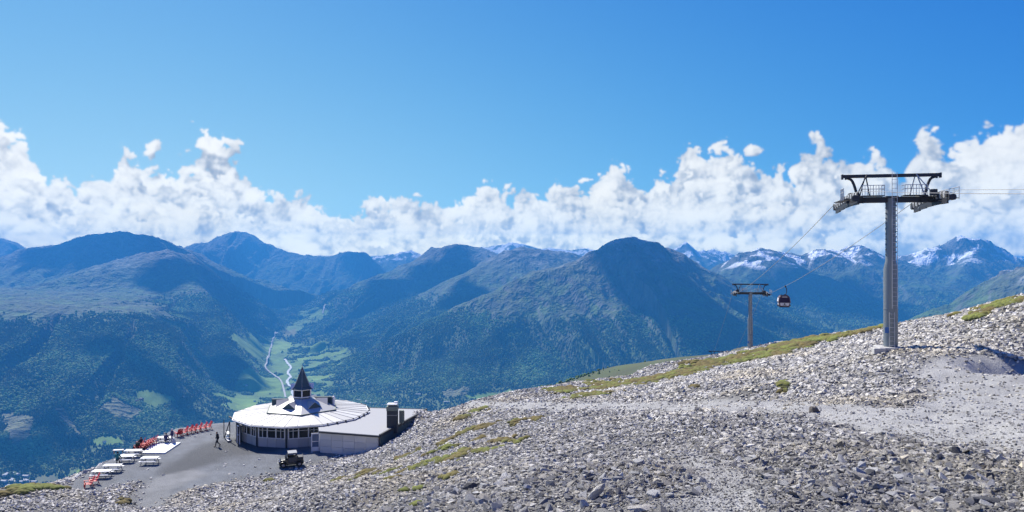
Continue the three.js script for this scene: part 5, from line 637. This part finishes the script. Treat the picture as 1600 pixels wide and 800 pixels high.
  for (const s of [-0.33, 0.33]) part('seat', [box(0.5, 0.16, 0.5, 0.12, 0.75, s, 0.05), box(0.16, 0.62, 0.48, 0.42, 1.05, s, 0.05)], dark, u); part('steering_wheel', new THREE.TorusGeometry(0.16, 0.02, 6, 16).rotateY(1.2).translate(-0.25, 1.15, 0.33), dark, u);
  for (const [x, z] of [[-0.95, 0.68], [-0.95, -0.68], [0.92, 0.68], [0.92, -0.68]]) { const w = part('wheel', [new THREE.TorusGeometry(0.23, 0.13, 10, 20), new THREE.CylinderGeometry(0.2, 0.2, 0.2, 14).rotateX(1.5708)], tyre, u); w.position.set(x, 0.36, z); part('rim', new THREE.CylinderGeometry(0.16, 0.16, 0.24, 12).rotateX(1.5708), grey, w); part('mudguard', new THREE.TorusGeometry(0.42, 0.05, 6, 14, Math.PI).scale(1, 1, 4).translate(x, 0.4, z), body, u); }
  part('bumper', [bar(V(-1.5, 0.5, -0.5), V(-1.5, 0.5, 0.5), 0.04, 8), bar(V(-1.5, 0.8, -0.4), V(-1.5, 0.8, 0.4), 0.03, 8)], grey, u); for (const s of [-0.4, 0.4]) part('headlight', new THREE.SphereGeometry(0.09, 10, 8).translate(-1.36, 0.82, s), mat(0.7, 0.7, 0.7, 0.1), u); part('cargo_box', [box(0.7, 0.25, 1.1, 0.98, 1.12, 0, 0.03), box(0.04, 0.3, 1.2, 1.34, 1.2, 0)], dark, u);
}
// ---------------------------------------------------------------- houses far down in the valley, boulders close by
{
  const wh = mat(0.75, 0.74, 0.72, 0.8), rd = mat(0.28, 0.05, 0.04, 0.8), rf = mat(0.12, 0.115, 0.115, 0.8), gr = mat(0.45, 0.46, 0.48, 0.7), win = mat(0.04, 0.045, 0.05, 0.2);
  const house = (name, label, cat, w, d, h, m, roofM, group, pitch = 0.7) => { const t = thing(name, label, cat, [0, 0, 0], 0, group), s = new THREE.Shape([[-w / 2, 0], [w / 2, 0], [w / 2, h], [0, h + w / 2 * pitch], [-w / 2, h]].map(([x, y]) => new THREE.Vector2(x, y))); part('wall', new THREE.ExtrudeGeometry(s, { depth: d, bevelEnabled: false }).translate(0, -3, -d / 2), m, t); const e = 0.6; part('roof', [-1, 1].map((q) => beam(V(q * (w / 4 + e / 2), h - 3 + w / 4 * pitch + 0.2 - e * pitch / 2, -d / 2 - e), V(q * (w / 4 + e / 2), h - 3 + w / 4 * pitch + 0.2 - e * pitch / 2, d / 2 + e), 0.3, 0.3)).length ? (() => { const r = []; for (const q of [-1, 1]) { const g = new THREE.BoxGeometry(Math.hypot(w / 2 + e, (w / 2 + e) * pitch), 0.35, d + 2 * e); g.rotateZ(-q * Math.atan(pitch)); g.translate(q * (w / 4 + e / 2 - 0.02), h - 3 + (w / 2 - (w / 4 + e / 2)) * pitch + 0.3, 0); r.push(g); } return r; })() : null, roofM, t);
    for (const q of [-1, 1]) for (let i = 0; i < 3; i++) part('window', box(0.12, 1.4, 1.2, q * (w / 2 + 0.03), h * 0.55 - 3, (i - 1) * d * 0.28), win, t); return t; };
  const G = 'farmhouses scattered through the valley', G2 = 'large pale buildings of the town on the valley floor', put = (o, px, py, r, first, label, g) => { const p = hitFar(px, py); if (!p) return; if (first) { o.position.set(p.x, p.y + 2.5, p.z); o.rotation.y = r; } else copy(o, [p.x, p.y + 2.5, p.z], r, label, g); };
  const a = house('farmhouse', 'tiny white farmhouse in the valley fields', 'farmhouse', 9, 14, 8, wh, rf, G), c = house('barn', 'tiny red barn in the valley fields', 'barn', 13, 24, 9, rd, rf, 'barns scattered through the valley'), l = house('warehouse', 'long low white building among trees just right of the chimney', 'warehouse', 15, 40, 7, mat(0.42, 0.42, 0.42, 0.8), mat(0.3, 0.31, 0.33, 0.7), G2, 0.3);
  const r = rng(3); let fa = true, fc = true;
  const FARM = [[449, 526, 'just below the tan stubble field'], [467, 536, 'on the wooded strip above the river bend'], [462, 551, 'at the left edge of the wood beside the river'], [507, 559, 'at the foot of the right hand meadows'], [523, 557, 'below the tapering meadow on the right'], [471, 580, 'right behind the tip of the spire'], [418, 571, 'at the bend of the straight valley road'], [424, 570, 'between the road bend and the river'], [411, 538, 'in the meadow left of the straight road'], [516, 589, 'at the right end of the thin meadow beside the spire'], [385, 603, 'in the large meadow left of the road'], [163, 692, 'in the small clearing above the tables'], [287, 621, 'right of the bright hillside meadow'], [398, 628, 'above the left rim of the round roof']];
  for (const [px, py, w] of FARM) { if (fa) a.userData.label = 'tiny white farmhouse ' + w; put(a, px, py, r() * 3, fa, 'tiny white farmhouse ' + w, G); fa = false; }
  for (const [px, py, w] of [[510, 561, 'below the right hand meadows'], [431, 583, 'right of the bend of the valley road'], [213, 628, 'leftmost at the farm by the hillside meadow'], [221, 625, 'rightmost at the farm by the hillside meadow'], [442, 528, 'at the upper end of the straight road'], [484, 606, 'right of the spire']]) { if (fc) c.userData.label = 'tiny red barn ' + w; put(c, px, py, r() * 3, fc, 'tiny red barn ' + w, 'barns scattered through the valley'); fc = false; }
  put(l, 654, 617, 1.5, true);
  for (const [px, py, rr, label] of [[562, 626, 1.4, 'long pale hall just above the edge of the round roof'], [572, 628, 0.3, 'pale hall beside the long hall above the round roof'], [582, 631, 1.5, 'low pale hall above the flat annex roof'], [600, 634, 1.6, 'pale hall behind the chimney'], [698, 629, 1.5, 'pale hall low on the right near the stony slope'], [8, 743, 0.4, 'pale hall at the left end of the rear row of the town'], [24, 742, 1.2, 'pale hall in the middle of the rear row of the town'], [4, 753, 1.4, 'white hall at the left end of the front row of the town'], [17, 752, 0.5, 'white hall second from the left in the front row of the town'], [29, 754, 1.5, 'white hall third from the left in the front row of the town'], [40, 752, 0.9, 'white hall fourth from the left in the front row of the town'], [50, 754, 1.6, 'white hall at the right end of the front row of the town'], [12, 760, 1.1, 'pale hall nearest to the mossy rim at the lower left'], [38, 745, 1.5, 'grey looking hall at the right end of the rear row of the town']]) put(l, px, py, rr, false, label, G2);
  // single boulders
  const big = (seed, n, sx, sy, sz) => { const q = rng(seed), pts = []; for (let i = 0; i < n; i++) { const v = V(q() - 0.5, q() - 0.5, q() - 0.5).normalize(); pts.push(V(v.x * sx * (0.75 + 0.3 * q()), v.y * sy * (0.75 + 0.3 * q()), v.z * sz * (0.75 + 0.3 * q()))); } const g = new ConvexGeometry(pts); g.setAttribute('uv', new THREE.BufferAttribute(new Float32Array(g.attributes.position.count * 2).map((_, i) => g.attributes.position.array[(i >> 1) * 3 + (i & 1) * 2] * 1.5), 2)); return g; };
  const stone = (px, py, seed, dims, color, label, rot) => { const p = hit(px, py); if (!p) return; const d = -p.z / F, m = solo('boulder', big(seed, 26, dims[0] * d, dims[1] * d, dims[2] * d), mat(...color, 0.9, 0, { bumpMap: gritMap, bumpScale: 0.03 }), label, 'boulder'); m.position.set(p.x, p.y + dims[1] * d * 0.35, p.z); m.rotation.set(...rot); };
  stone(1271, 643, 5, [11, 8, 9], [0.15, 0.13, 0.11], 'rounded brown boulder standing alone on the gravel trail', [0, 0.4, 0]);
  stone(1253, 650, 6, [7, 4, 6], [0.4, 0.38, 0.34], 'pale low boulder just left below the brown boulder', [0, 1.4, 0]);
  stone(931, 778, 7, [9, 22, 8], [0.52, 0.49, 0.43], 'tall pale slab leaning out of the scree at the bottom centre', [0.35, 0.3, -0.75]);
  stone(1550, 787, 8, [34, 7, 16], [0.10, 0.10, 0.10], 'long dark slab lying flat near the lower right corner', [0.05, 0.2, -0.12]);
  stone(1525, 781, 9, [10, 7, 9], [0.45, 0.43, 0.39], 'pale block at the left end of the long dark slab', [0.1, 0.5, 0.1]);
  stone(735, 765, 10, [15, 9, 12], [0.08, 0.08, 0.085], 'dark block in the scree below the mossy patches', [0.1, 0.5, 0.1]);
  stone(1003, 797, 11, [28, 7, 14], [0.5, 0.47, 0.42], 'broad pale slab cut by the bottom edge of the picture', [0.05, 0.1, -0.05]);
  stone(1493, 707, 12, [10, 8, 9], [0.09, 0.09, 0.09], 'dark pointed block below the pale trail on the right', [0.1, 0.9, 0.3]);
  stone(1316, 777, 13, [13, 7, 10], [0.12, 0.12, 0.12], 'dark flat block in the gravel at the lower right', [0.1, 0.2, -0.1]);
  stone(1360, 742, 14, [12, 7, 10], [0.11, 0.11, 0.11], 'dark angular block in the middle of the gravel on the right', [0.2, 1.1, 0.1]);
}
renderer.render(scene, camera);
